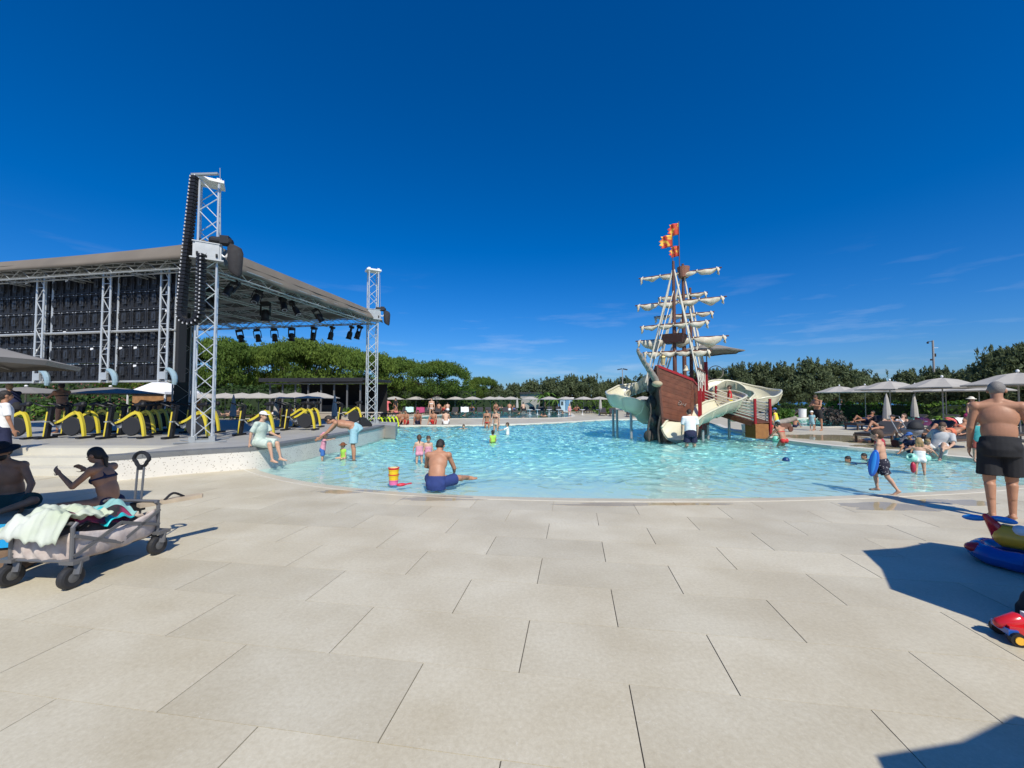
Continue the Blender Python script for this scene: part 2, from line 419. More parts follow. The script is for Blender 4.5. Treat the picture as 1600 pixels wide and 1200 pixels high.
# basins and water
def basin(poly, depth_fn, name, step, label):
    xs = [p[0] for p in poly]; ys = [p[1] for p in poly]
    X = np.arange(min(xs)-.3, max(xs)+.3+step, step); Y = np.arange(min(ys)-.3, max(ys)+.3+step, step)
    gx, gy = np.meshgrid(X, Y); ins = in_poly(gx, gy, poly)
    Z = depth_fn(gx, gy)
    Z = np.where(ins, Z, np.minimum(Z, -.05))
    ny, nx = gx.shape
    near = ins.copy()
    for _ in range(3):
        nn = near.copy(); nn[1:] |= near[:-1]; nn[:-1] |= near[1:]; nn[:, 1:] |= near[:, :-1]; nn[:, :-1] |= near[:, 1:]; near = nn
    idx = -np.ones(gx.shape, int); idx[near] = np.arange(near.sum())
    V = np.stack([gx[near], gy[near], Z[near]], 1)
    q = near[:-1, :-1] & near[1:, :-1] & near[:-1, 1:] & near[1:, 1:]
    Fq = np.stack([idx[:-1, :-1][q], idx[:-1, 1:][q], idx[1:, 1:][q], idx[1:, :-1][q]], 1)
    return V, Fq
def np_obj(name, V, Fq, m, smooth=True):
    me = bpy.data.meshes.new(name); me.from_pydata(V.tolist(), [], Fq.tolist()); me.materials.append(m)
    if smooth: me.polygons.foreach_set('use_smooth', [True]*len(me.polygons))
    me.update(); return link(name, me)
NR = np.array(nr2)
def dist_near(gx, gy):
    d = np.full(gx.shape, 1e9)
    for x, y in NR: d = np.minimum(d, np.hypot(gx-x, gy-y))
    return d
def pool_depth(gx, gy):
    d = dist_near(gx, gy)
    return -.062-np.clip(d*.06, 0, .34)-np.clip((d-4)*.05, 0, .22)
V, Fq = basin(pool_poly, pool_depth, 'b', .2, '')
bo = np_obj('pool_basin', V, Fq, M_basin)
at_ = bo.data.attributes.new('stone', 'FLOAT', 'POINT'); at_.data.foreach_set('value', (np.clip(1-dist_near(V[:, 0], V[:, 1])/5.5, 0, 1)**1.3).astype(np.float32))
tag(bo, 'pale blue sloping floor of the shallow pool', kind='structure')
V, Fq = basin(far_pool, lambda x, y: x*0-1.0, 'b', .5, ''); tag(np_obj('pool_basin', V, Fq, mat('deep_pool_mosaic', (.28, .62, .74), .5, var=.08, scale=9)), 'blue floor of the far swimming pool', kind='structure')
V, Fq = basin(side_pool, lambda x, y: x*0-.35, 'b', .4, ''); tag(np_obj('pool_basin', V, Fq, M_basin), 'pale floor of the small side pool', kind='structure')
def water_mat(name, tint, dens):
    m = bpy.data.materials.new(name); m.use_nodes = True; n, l = m.node_tree.nodes, m.node_tree.links
    n.remove(n['Principled BSDF']); out = n['Material Output']
    tr = n.new('ShaderNodeBsdfTransparent'); tr.inputs['Color'].default_value = (*tint, 1)
    gl = n.new('ShaderNodeBsdfGlossy'); gl.inputs['Roughness'].default_value = .03
    fr = n.new('ShaderNodeFresnel'); fr.inputs['IOR'].default_value = 1.33
    ms = n.new('ShaderNodeMixShader'); l.new(fr.outputs[0], ms.inputs[0]); l.new(tr.outputs[0], ms.inputs[1]); l.new(gl.outputs[0], ms.inputs[2])
    l.new(ms.outputs[0], out.inputs['Surface'])
    return m
def glass_water(name, tint):
    m = bpy.data.materials.new(name); m.use_nodes = True; n, l = m.node_tree.nodes, m.node_tree.links
    n.remove(n['Principled BSDF']); out = n['Material Output']
    g = n.new('ShaderNodeBsdfGlass'); g.inputs['Color'].default_value = (*tint, 1); g.inputs['IOR'].default_value = 1.33; g.inputs['Roughness'].default_value = 0
    l.new(g.outputs[0], out.inputs['Surface']); return m
rngw = np.random.RandomState(3)
WAVES = []
for lam, amp, k in ((1.9, .007, 5), (1.0, .006, 7), (.55, .0062, 9), (.36, .0052, 10), (.23, .0026, 10)):
    for _ in range(k):
        a = rngw.uniform(0, 2*math.pi); l_ = lam*rngw.uniform(.75, 1.3)
        WAVES.append((math.cos(a)*2*math.pi/l_, math.sin(a)*2*math.pi/l_, amp*rngw.uniform(.5, 1.1)*.62, rngw.uniform(0, 6.3)))
def wave(gx, gy, k=1.0):
    z = np.zeros(gx.shape)
    wx = gx+.35*np.sin(gy*.9+1)+.2*np.sin(gx*1.7+gy*.6); wy = gy+.35*np.sin(gx*.8+2)+.2*np.sin(gy*1.5-gx*.7)
    for kx, ky, a, ph in WAVES: z += a*np.sin(kx*wx+ky*wy+ph)
    return z*k
def wavy(gx, gy):
    d = dist_near(gx, gy)
    return WATER+wave(gx, gy)*np.clip(.14+d*.42, .14, 1.0)
M_water = glass_water('pool_water', (.87, .985, .985)) if USE_CAUSTICS else water_mat('pool_water', (.66, .93, .96), 1)
V, Fq = basin(pool_poly, wavy, 'w', .042, '')
wo = np_obj('pool_water', V, Fq, M_water); tag(wo, 'clear turquoise rippled water of the shallow pool', kind='structure')
if USE_CAUSTICS:
    wo.cycles.is_caustics_caster = True; bo.cycles.is_caustics_receiver = True; sl.cycles.is_caustics_light = True
M_water2 = water_mat('far_pool_water', (.55, .9, .96), 1)
for poly, nm in ((far_pool, 'rippled blue water of the far swimming pool'), (side_pool, 'still water of the small side pool')):
    V, Fq = basin(poly, lambda x, y: WATER+.0+wave(x, y, .8), 'w', .14, '')
    tag(np_obj('pool_water', V, Fq, M_water2), nm, kind='structure')

# wet film on the paving along the rim and on the right hand deck
def wet_mat():
    m = bpy.data.materials.new('wet_film'); m.use_nodes = True; n, l = m.node_tree.nodes, m.node_tree.links
    n.remove(n['Principled BSDF']); out = n['Material Output']
    tr = n.new('ShaderNodeBsdfTransparent'); tr.inputs['Color'].default_value = (.90, .885, .86, 1); gl = n.new('ShaderNodeBsdfGlossy'); gl.inputs['Roughness'].default_value = .06
    fr = n.new('ShaderNodeFresnel'); fr.inputs['IOR'].default_value = 1.33; ms = n.new('ShaderNodeMixShader')
    l.new(fr.outputs[0], ms.inputs[0]); l.new(tr.outputs[0], ms.inputs[1]); l.new(gl.outputs[0], ms.inputs[2]); l.new(ms.outputs[0], out.inputs['Surface']); return m
M_wet = wet_mat(); rwp = random.Random(9)
def puddle(cx, cy, rx, ry, rz, label, z=.0022, n=64):
    ph = [rwp.uniform(0, 6.3) for _ in range(6)]; pts = []
    for i in range(n):
        a = 2*math.pi*i/n; k = 1+.16*math.sin(2*a+ph[0])+.13*math.sin(3*a+ph[1])+.09*math.sin(5*a+ph[2])+.06*math.sin(9*a+ph[3])+.04*math.sin(14*a+ph[4])
        x, y = rx*k*math.cos(a), ry*k*math.sin(a); pts.append((x*math.cos(rz)-y*math.sin(rz), x*math.sin(rz)+y*math.cos(rz)))
    o = MB().add([(0, 0, 0)]+[(x, y, 0) for x, y in pts], [(0, 1+i, 1+(i+1) % n) for i in range(n)]).build('puddle', M_wet, None, (cx, cy, z)); tag(o, label, kind='stuff')
for px, py, rx, ry, lab in ((1400, 792, .75, .24, 'wet paving in front of the striding boy'), (545, 768, .55, .13, 'wet paving in front of the bending man'), (690, 779, .7, .14, 'wet paving by the seated man'), (1500, 785, .5, .18, 'wet paving behind the grey haired man'), (1000, 788, 1.2, .10, 'wet strip along the middle of the rim')):
    q = gnd(px, py); puddle(q.x, q.y, rx, ry, 0, lab)
for px, py, rx, ry, lab in ((1285, 683, 1.5, 1.5, 'wet shining paving on the right hand deck'), (1380, 697, 1.2, .6, 'wet paving before the loungers'), (1345, 690, .9, .6, 'wet patch beside the deck loungers')):
    q = gnd(px, py); puddle(q.x, q.y, rx, ry, .3, lab, .0005)
# ================================================================ stage: deck, wall, steps, towers, roof, LED wall
M_terr = mat('terrazzo', (.66, .63, .56), .55, var=.05, scale=3)
def terrazzo(m):
    n, l = m.node_tree.nodes, m.node_tree.links; b = n['Principled BSDF']; src = b.inputs['Base Color'].links[0].from_socket
    t = n.new('ShaderNodeTexCoord'); v = n.new('ShaderNodeTexVoronoi'); v.inputs['Scale'].default_value = 26; v.inputs['Randomness'].default_value = 1
    l.new(t.outputs['Object'], v.inputs['Vector'])
    wn_ = n.new('ShaderNodeTexWhiteNoise'); l.new(v.outputs['Position'], wn_.inputs['Vector'])
    lt = n.new('ShaderNodeMath'); lt.operation = 'LESS_THAN'; lt.inputs[1].default_value = .26; l.new(v.outputs['Distance'], lt.inputs[0])
    l2 = n.new('ShaderNodeMath'); l2.operation = 'LESS_THAN'; l2.inputs[1].default_value = .55; l.new(wn_.outputs['Value'], l2.inputs[0])
    mu = n.new('ShaderNodeMath'); mu.operation = 'MULTIPLY'; l.new(lt.outputs[0], mu.inputs[0]); l.new(l2.outputs[0], mu.inputs[1])
    mx = n.new('ShaderNodeMixRGB'); mx.inputs['Color2'].default_value = (.33, .29, .23, 1); l.new(mu.outputs[0], mx.inputs['Fac']); l.new(src, mx.inputs['Color1'])
    l.new(mx.outputs[0], b.inputs['Base Color'])
terrazzo(M_terr)
M_cap = mat('grey_coping_stone', (.16, .165, .165), .45, var=.12, scale=5)
M_stagefl = mat('stage_paving', (.36, .35, .325), .5, var=.07, scale=1.6, bump=.03)
M_step = mat('pale_step_stone', (.56, .53, .44), .5, var=.05, scale=3)
M_alu = mat('truss_aluminium', (.58, .60, .60), .38, metal=.45, var=.06, scale=4)
M_alud = mat('truss_aluminium_dull', (.36, .38, .38), .5, metal=.4)
M_black = mat('black_plastic', (.012, .012, .014), .5, spec=.4)
M_blackm = mat('black_matt', (.016, .017, .02), .75)
M_tarp = mat('roof_tarpaulin', (.165, .14, .11), .75, var=.10, scale=1.2, bump=.12, bscale=6)
M_tarpi = mat('roof_lining', (.10, .10, .09), .8, var=.1)
M_white = mat('white_plastic', (.75, .75, .73), .45)
ZS = STAGE_Z
WLs = wall_line[::-1]                       # from the steps (left) to the far corner (right)
step_x = WLs[0].x
left_corner = gnd(-250, 703, ZS)
# deck outline
back = [Vector((-4.9, 17.6, ZS)), Vector((-9, 22, ZS)), Vector((-24, 23, ZS)), Vector((-24, 9.5, ZS))]
step_top = [gnd(0, 702, ZS)]
deck_poly = [(p.x, p.y) for p in WLs]+[(p.x, p.y) for p in back]
y_top = gnd(0, 699, ZS).y
deck_poly = [(WLs[0].x, WLs[0].y)]+[(p.x, p.y) for p in WLs[1:]]+[(-4.75, 16.6), (-5.4, 19.2), (-9, 21.5), (-24, 22), (-24, y_top), (WLs[0].x, y_top)]
stg = empty('stage_platform', (0, 0, 0)); tag(stg, 'low paved stage platform with curved terrazzo front', kind='structure')
MB().prism(deck_poly, -.3, ZS-.004).build('stage_floor', M_stagefl, stg)
# curved terrazzo wall with grey coping stones, one coping block at a time
wall = MB(); outer = []; 
g = []
for i, p in enumerate(WLs):
    d = (WLs[min(i+1, len(WLs)-1)]-WLs[max(i-1, 0)]).normalized(); nr = Vector((d.y, -d.x, 0))
    g.append([Vector((p.x, p.y, -.5))+nr*.012, Vector((p.x, p.y, ZS-.075))+nr*.012]); outer.append((Vector((p.x, p.y, 0)), nr, d))
wall.sheet(g)
p0 = WLs[0]; wall.add([(p0.x, p0.y-.0, -.05), (p0.x, y_top, -.05), (p0.x, y_top, ZS-.08), (p0.x, p0.y, ZS-.08)], [(0, 1, 2, 3)])
wall.build('terrazzo_wall', M_terr, stg, smooth=True)
k = 0
while k < len(outer)-1:
    e = min(k+4, len(outer)-1); mb = MB(); sh = []
    for j in range(k, e+1):
        p, nr, d = outer[j]
        s_ = (.003 if j == k else 0)-(.003 if j == e else 0)
        p = p+d*s_
        sh.append([p-nr*.32+Vector((0, 0, ZS+.004)), p+nr*.03+Vector((0, 0, ZS+.004)), p+nr*.03+Vector((0, 0, ZS-.075)), p-nr*.02+Vector((0, 0, ZS-.075))])
    mb.sheet(sh).build('coping_stone', M_cap, stg); k = e
# steps at the left (three treads)
st = empty('entry_steps', (0, 0, 0)); tag(st, 'three broad pale stone steps up to the stage', kind='structure')
y0 = gnd(60, 744).y
for i in range(3):
    z1 = ZS*(i+1)/3-.002*(3-i); ya = y0+i*.40
    MB().box(((-24+p0.x-.02)/2, (ya+y_top+.4)/2, z1-.08), (abs(-24-p0.x)-.02, y_top+.4-ya, .16)).build('step', M_step, st)
# ---------------------------------------------------------------- box truss
def truss_parts(root, a, b, side, seg, rc=.025, rb=.012, rot=0.0, m=None, faces=(0, 1, 2, 3), single=False, n=8, nb=5, zig=True):
    """square truss from a to b in root space; chords and braces as own meshes under root"""
    m = m or M_alu
    a, b = Vector(a), Vector(b); d = (b-a); L = d.length; d.normalize()
    ref = Vector((0, 0, 1)) if abs(d.z) < .9 else Vector((1, 0, 0))
    x = d.cross(ref).normalized(); y = d.cross(x)
    x, y = x*math.cos(rot)+y*math.sin(rot), -x*math.sin(rot)+y*math.cos(rot)
    cs = [x*sx_*side/2+y*sy_*side/2 for sx_, sy_ in ((-1, -1), (1, -1), (1, 1), (-1, 1))]
    one = MB()
    for c in cs:
        mb = one if single else MB(); mb.tube([a+c, b+c], rc, n)
        if not single: mb.build('chord', m, root, smooth=False)
    k = max(1, round(L/seg)); cache = {}
    lac = MB()
    for f in faces:
        c0, c1 = cs[f], cs[(f+1) % 4]
        for i in range(k):
            p, q = a+d*(L*i/k)+(c0 if i % 2 == 0 else c1), a+d*(L*(i+1)/k)+(c1 if i % 2 == 0 else c0)
            if single: lac.tube([p, q], rb, nb)
            else:
                key = (f, i % 2)
                if key not in cache:
                    mid = (p+q)/2; cache[key] = MB().tube([p-mid, q-mid], rb, nb).mesh('brace', m)
                link('brace', cache[key], root, (p+q)/2)
    if single:
        o = one.build('truss', m, root); lac.build('lacing', m, o); return o
T1 = gnd(317, 690, ZS); T1.z = ZS
T2 = gnd(580, 662, ZS); T2.z = ZS
def tower(loc, h, rz, label, big):
    t = empty('lifting_tower', loc, rz, label, 'stage tower', 'aluminium towers carrying the stage roof')
    truss_parts(t, (0, 0, .12), (0, 0, h), .40, .40, .026, .012)
    for sx_ in (-1, 1):
        for sy_ in (-1, 1):
            MB().box((sx_*.2, sy_*.2, .075), (.13, .13, .15)).tube([(sx_*.2, sy_*.2, .0), (sx_*.52, sy_*.52, .03)], .02, 6).build('foot', M_alud, t)
    MB().box((0, 0, .03), (.5, .5, .06)).build('base_plate', M_alud, t)
    mb = MB(); mb.box((0, 0, h+.03), (.62, .50, .07)); mb.box((-.2, 0, h+.09), (.1, .4, .06)).box((.2, 0, h+.09), (.1, .4, .06)); mb.build('head_block', M_white, t)
    # sleeve block the roof hangs from
    zs = 4.86
    sl_ = MB()
    for sx_ in (-1, 1):
        sl_.box((sx_*.27, 0, zs), (.05, .54, .4)); sl_.box((0, sx_*.27, zs), (.5, .05, .4))
    sl_.box((0, 0, zs-.22), (.70, .70, .035)).box((0, 0, zs+.21), (.62, .62, .025))
    so_ = sl_.build('roof_sleeve', mat('sleeve_metal', (.42, .43, .42), .45, metal=.4, var=.08, scale=6), t)
    for sx_ in (-1, 1):
        for sy_ in (-1, 1): MB().tube([(sx_*.2-.02, sy_*.30, zs-.1), (sx_*.2+.02, sy_*.30, zs-.1)], .05, 10).build('guide_roller', M_blackm, so_)
    return t
H1 = at(336, 282, T1.y).z-ZS
tw1 = tower(T1, H1-.1, R(32), 'tall near aluminium truss tower with black cable chain', True)
tw2 = tower(T2, at(581, 421, T2.y).z-ZS-.1, R(30), 'farther aluminium truss tower at the pool end of the stage', False)
# third and fourth tower at the back of the stage (dark, mostly hidden)
DL = Vector((-.985, .172, 0))
T3 = T1+DL*11; T4 = gnd(283, 668, ZS); T4.z = ZS
tw4 = empty('lifting_tower', T4, R(30), 'dark netted back tower partly hidden by the near tower', 'stage tower', 'aluminium towers carrying the stage roof')
truss_parts(tw4, (0, 0, 0), (0, 0, 5.2), .5, .45, .028, .012, m=M_alud)
MB().box((0, 0, 2.2), (.44, .44, 4.4)).build('black_wrap', mat('dark_mesh_net', (.03, .045, .05), .8), tw4)
# chain motor and hanging cable chain on tower 1
cc = empty('cable_chain', T1+Vector((-.17, -.34, 0)), 0, 'long black looped cable chain hanging beside the near tower', 'cable chain')
def chain(A, B, C, name):
    P = catmull([A, (A+B)/2, B, (B+C)/2+Vector((0, 0, -.0)), C], 8)
x1, x2, xb = -.12, .24, .06
ztop, zbot = at(316, 284, T1.y).z-ZS, at(303, 512, T1.y).z-ZS
def loop_pts(x_l, x_r, zt_l, zt_r, zb, sag):
    out = [(x_l+.32*(1), 0, zt_l)]
    pts = [Vector((x_l+.26, 0, zt_l))]
    n1 = 26
    for i in range(1, n1): t = i/n1; pts.append(Vector((x_l+.26*(1-t)**1.1, 0, zt_l+(zb+sag-zt_l)*t)))
    r_ = (x_r-x_l)/2
    for i in range(0, 13): a = math.pi+math.pi*i/12; pts.append(Vector(((x_l+x_r)/2+r_*math.cos(a), 0, zb+sag+r_*math.sin(a))))
    for i in range(1, 16): t = i/15; pts.append(Vector((x_r+.0*t, 0, zb+sag+(zt_r-zb-sag)*t)))
    return pts
LP = loop_pts(-.22, .26, ztop, 4.7, zbot+.05, .26)
# links
acc = 0; L0 = LP[0]; lk = MB().box((0, 0, 0), (.15, .17, .07)).mesh('chain_link', M_black)
lw = MB().box((0, -.09, 0), (.045, .012, .04)).mesh('chain_pin', mat('pale_pin', (.55, .55, .55), .5))
LS = catmull(LP, 6); pins = MB(); cnt = 0
for i in range(1, len(LS)):
    acc += (LS[i]-LS[i-1]).length
    if acc >= .088:
        acc = 0; d = (LS[i]-LS[i-1]).normalized(); cnt += 1
        o = link('chain_link', lk, cc, LS[i]); ang = math.atan2(d.x, d.z); o.rotation_euler = (0, ang, 0)
        c_, s_ = math.cos(ang), math.sin(ang)
        pins.box((LS[i].x+.045*c_, -.093, LS[i].z-.045*s_), (.022, .02, .04))
tag(pins.build('chain_pins', mat('pale_pin', (.5, .5, .5), .5), cc), kind='stuff')
hk = MB().bar((-.05, 0, ztop), (.62, 0, ztop+.02), .06, .05); hk.build('hanger_bar', M_alud, cc)
# hoist beside tower
for tloc, lab, sc in ((T1, 'black chain hoist with sagging bag at the near tower', 1.0), (T2, 'black chain hoist with bag at the far tower', .8)):
    h = empty('chain_hoist', tloc+Vector((.42, -.05, 4.9)), R(15), lab, 'hoist', 'chain hoists lifting the roof'); h.scale = (sc,)*3
    MB().caps((-.22, 0, .28), (.12, 0, .26), .11, .12, 12).box((.05, 0, .3), (.2, .22, .2)).build('motor', M_black, h, smooth=False)
    b_ = MB(); g = []
    for z, r in ((.18, .13), (.05, .17), (-.2, .16), (-.5, .14), (-.58, .10)):
        g.append([(.28+r*math.cos(a)*1.1, r*.8*math.sin(a), z-.06*math.cos(a)) for a in [2*math.pi*j/14 for j in range(15)]])
    b_.sheet(g).build('chain_bag', mat('black_canvas', (.03, .028, .03), .85, var=.2, scale=10), h, smooth=True)
    MB().tube(catmull([(-.1, 0, .15), (-.06, .02, -.05), (.05, .03, -.12), (.14, .02, .02)], 6), .025, 6).build('cable_loop', M_white, h)
    MB().tube([(-.06, 0, .3), (-.12, 0, 2.2)], .008, 5).build('lift_chain', M_alud, h)
# ---------------------------------------------------------------- roof
A_ = Vector((T1.x, T1.y, 0)); B_ = Vector((T2.x, T2.y, 0))
UR = (B_-A_).normalized()                       # towards the far tower
RZ0 = 5.15                                       # underside height
LEN_R = (B_-A_).length+.55
roof = empty('stage_roof', (A_.x, A_.y, 0), 0, 'flat stage roof of trusses under brown tarpaulin', 'stage roof')
def rp(u, l, z): return UR*u+DL*l+Vector((0, 0, z))          # roof coordinates: u along right edge, l to the left
# tarpaulin top (slightly crowned) with skirt that sags
def crown(u, l): return .28+.30*math.sin(math.pi*min(1, max(0, (u+.3)/(LEN_R+.3))))*min(1, l/2.5+.1)
nu, nl = 14, 20
g = [[rp(max(.04, -.25+(LEN_R+.25)*i/nu), max(.09, -.2+13.7*j/nl), RZ0+.26+crown(-.25+(LEN_R+.25)*i/nu, 13.5*j/nl)*.5) for j in range(nl+1)] for i in range(nu+1)]
MB().sheet(g).build('tarpaulin', [M_tarp], roof, smooth=True)
def skirt(fn, n, name, zt, zb, sag):
    g = []
    for i in range(n+1):
        t = i/n; p = fn(t); w = abs(math.sin(t*math.pi*4.0+.6)); out = Vector((UR.x*0+.0, 0, 0))
        nrm = fn.n
        wob = .022*math.sin(t*23)+.014*math.sin(t*57+1)
        zt_, zb_ = zt(t), zb(t)-sag*w
        g.append([p-nrm*.28+Vector((0, 0, zt_)), p-nrm*.15+nrm*wob*.4+Vector((0, 0, zt_*.66+zb_*.34)), p-nrm*.05+nrm*wob*.8+Vector((0, 0, zt_*.3+zb_*.7)), p+nrm*(.0+wob)+Vector((0, 0, zb_)), p-nrm*.04+Vector((0, 0, zb_+.01))])
    MB().sheet(g).build(name, M_tarp, roof, smooth=True)
def e_left(t): return rp(-.25, -.2+13.7*t, 0)
e_left.n = -UR
def e_right(t): return rp(-.25+(LEN_R+.25)*t, -.2, 0)
e_right.n = -DL
skirt(e_left, 60, 'tarpaulin_skirt', lambda t: RZ0+.40+.16*math.exp(-t*5), lambda t: RZ0+.03, .015)
skirt(e_right, 60, 'tarpaulin_skirt', lambda t: RZ0+.40+.16*math.exp(-t*4)+.05*math.sin(t*3.14), lambda t: RZ0-.03-.05*math.sin(t*3.14), .07)
# lining and roof trusses
MB().sheet([[rp(u, l, RZ0+.2) for l in (-.1, 13.4)] for u in (-.15, LEN_R-.1)]).build('lining', M_tarpi, roof)
for u in [0, 1.05, 2.1, 3.15, 4.2, 5.25, LEN_R-.5]:
    truss_parts(roof, rp(u, .0, RZ0-.06), rp(u, 13.2, RZ0-.06), .26, .36, .02, .009, m=M_alud, single=True, n=6, nb=4)
for l in [0, 2.2, 4.4, 6.6, 8.8]:
    truss_parts(roof, rp(0, l, RZ0-.10), rp(LEN_R-.4, l, RZ0-.10), .28, .36, .02, .009, m=M_alud, single=True, n=6, nb=4)
# stage lights hanging from the far and pool side trusses
def spot_proto():
    s_ = empty('stage_light')
    MB().lathe([(.05, .13), (.10, .10), (.12, -.02), (.11, -.16), (.13, -.2), (.13, -.24)], 12).build('head', M_black, s_)
    MB().lathe([(.10, -.241), (.001, -.238)], 12, cap=False).build('lens', mat('lamp_lens', (.25, .27, .3), .1), s_)
    y_ = MB(); 
    for sx_ in (-1, 1): y_.box((sx_*.15, 0, .1), (.025, .06, .32))
    y_.box((0, 0, .27), (.33, .06, .03)).box((0, 0, .33), (.24, .2, .10)).build('yoke', M_blackm, s_)
    MB().tube([(0, 0, .36), (0, 0, .52)], .025, 6).build('clamp', M_alud, s_)
    return s_
sp, used = spot_proto(), []
hang = []
for px in (374, 401, 427, 454, 488, 516, 545, 558):
    # along the far truss
    best = min([i/200*9 for i in range(200)], key=lambda l: abs(((A_+rp(LEN_R-.45, l, 0)).x/(A_+rp(LEN_R-.45, l, 0)).y)-(px-800)/F_PX))
    hang.append((px, A_+rp(LEN_R-.45, best, RZ0-.62), 'row under the far edge of the stage roof'))
for i, (px, p, w) in enumerate(hang):
    o = put(sp, used, p, R(20*i), f'stage light, {ORD[i]} from the left under the far roof edge', 'stage lights under the roof', cat='stage light'); o.rotation_euler = (R(12), R(-8), R(20*i))
for i, (u, l) in enumerate(((.9, .25), (1.8, .25), (2.9, .25), (3.5, .3), (4.7, .3))):
    o = put(sp, used, A_+rp(u, l, RZ0-.5), R(40*i), f'stage light, {ORD[i]} from the near tower under the pool side skirt', 'stage lights under the roof', cat='stage light')
    o.scale = (.85,)*3; o.rotation_euler = (R(-25), R(20), R(40*i))
for i, (u, l) in enumerate(((1.5, 1.6), (3.4, 1.4))):
    put(sp, used, A_+rp(u, l, RZ0-.62), 0, ('large ' if i else 'big ')+('black moving light inside the roof nearer the far tower' if i else 'black moving light inside the roof nearer the near tower'), 'stage lights under the roof', 1.1, cat='stage light')
for i, (pa, pb) in enumerate(((384, 392), (436, 444), (498, 506))):
    pass
# ---------------------------------------------------------------- LED wall seen from behind
LU = 1.0; led_org = A_+rp(.42, 1.5, 0)
LEDW = 13; CAB = .5; ZB = 2.08; ROWS = 6; CABH = .502
led = empty('led_wall', (led_org.x, led_org.y, 0), math.atan2(-DL.y, -DL.x)+math.pi, 'big black LED screen wall seen from behind on aluminium frame', 'LED wall')
# local x runs to the left along DL, local y: +y is ... DL rotated
sgn = 1 if (Matrix.Rotation(led.rotation_euler.z, 3, 'Z')@Vector((0, 1, 0))).y > 0 else -1
cab = MB(); cab.box((0, 0, 0), (CAB-.012, .06, CABH-.012)); 
cab_me = cab.mesh('cabinet', mat('cabinet_black', (.010, .011, .014), .6, var=.3, scale=3))
fr = MB()
for sx_ in (-1, 1): fr.box((sx_*(CAB/2-.028), -sgn*.045, 0), (.035, .035, CABH-.02))
for sz_ in (-1, 1): fr.box((0, -sgn*.045, sz_*(CABH/2-.026)), (CAB-.09, .035, .032))
fr.box((.0, -sgn*.04, 0), (.02, .02, CABH-.09))
fr_me = fr.mesh('cabinet_frame', mat('cabinet_frame_dark', (.022, .024, .03), .55, spec=.4))
bx_ = MB().box((.0, -sgn*.055, .02), (.13, .05, .24)).box((.02, -sgn*.085, .02), (.07, .02, .14)); bx_me = bx_.mesh('power_box', mat('cabinet_box_dark', (.03, .033, .04), .45))
hd = MB().tube([(-.17, -sgn*.06, .14), (-.17, -sgn*.095, .12), (-.17, -sgn*.095, -.04), (-.17, -sgn*.06, -.06)], .012, 5).tube([(.17, -sgn*.06, .14), (.17, -sgn*.09, .12), (.17, -sgn*.09, .0), (.17, -sgn*.06, -.02)], .01, 5)
hd_me = hd.mesh('handle', M_black)
kn = MB()
for x_, z_ in ((-.2, CABH/2-.03), (.2, CABH/2-.03), (.0, CABH/2-.02)): kn.box((x_, -sgn*.07, z_), (.028, .02, .02))
kn_me = kn.mesh('latch', mat('pale_latch', (.5, .52, .54), .4, metal=.3))
lb_me = MB().box((.08, -sgn*.068, .16), (.10, .006, .06)).mesh('paper_label', mat('paper_white', (.8, .8, .8), .7))
rl = random.Random(4)
for c in range(LEDW):
    for r in range(ROWS):
        loc = ((c+.5)*CAB-.15, 0, ZB+(r+.5)*CABH)
        o = link('cabinet', cab_me, led, loc)
        link('cabinet_frame', fr_me, o); link('power_box', bx_me, o); link('handle', hd_me, o); link('latch', kn_me, o)
        if rl.random() < .2: link('paper_label', lb_me, o)
MB().box((-.15-.06, .03*sgn, ZB+ROWS*CABH/2), (.10, .22, ROWS*CABH+.1)).build('side_skirt', M_blackm, led)
for j, x_ in enumerate((.02, 1.95, 4.3)):
    o = MB(); 
    pt = empty('support_truss'); 
    pt.parent = led; pt.location = (x_, -sgn*.26, 0)
    a, b = Vector((0, 0, ZB-.06)), Vector((0, 0, ZB+ROWS*CABH+.08))
    ch = MB()
    for sx_ in (-.13, .13):
        for sy_ in (-.0, .2*sgn): ch.tube([a+Vector((sx_, sy_, 0)), b+Vector((sx_, sy_, 0))], .026, 8)
    ch.build('chord', M_alu, pt)
    nseg = 8
    for i in range(nseg):
        z0_, z1_ = a.z+(b.z-a.z)*i/nseg, a.z+(b.z-a.z)*(i+1)/nseg
        s_ = 1 if i % 2 else -1
        MB().tube([(-.13*s_, 0, z0_), (.13*s_, 0, z1_)], .012, 5).tube([(-.13, 0, z1_), (.13, 0, z1_)], .011, 5).build('brace', M_alu, pt)
    # curved foot bracket
    ft = MB(); gx_ = []
    for i in range(9):
        t = i/8; a_ = R(200-110*t); gx_.append((-.30+.26*math.cos(a_)+.1, -sgn*.05, ZB-.0+.30*math.sin(a_)-.02))
    ft.tube(gx_, [.05+.02*math.sin(math.pi*i/8) for i in range(9)], 8)
    ft.build('foot_bracket', mat('bracket_blue_grey', (.30, .42, .47), .4, metal=.2), pt)
    MB().box((-.05, -sgn*.03, ZB+.12), (.22, .05, .2)).build('bracket_plate', M_alu, pt)
for z_ in (ZB-.03, ZB+ROWS*CABH*.455, ZB+ROWS*CABH+.05):
    rr_ = MB()
    for dz_, dy_ in ((0, 0), (.0, .11)): rr_.tube([(-.15, -sgn*(.20-dy_), z_+dz_), (LEDW*CAB-.1, -sgn*(.20-dy_), z_+dz_)], .026, 8)
    rr_.build('cross_rail', M_alu, led)
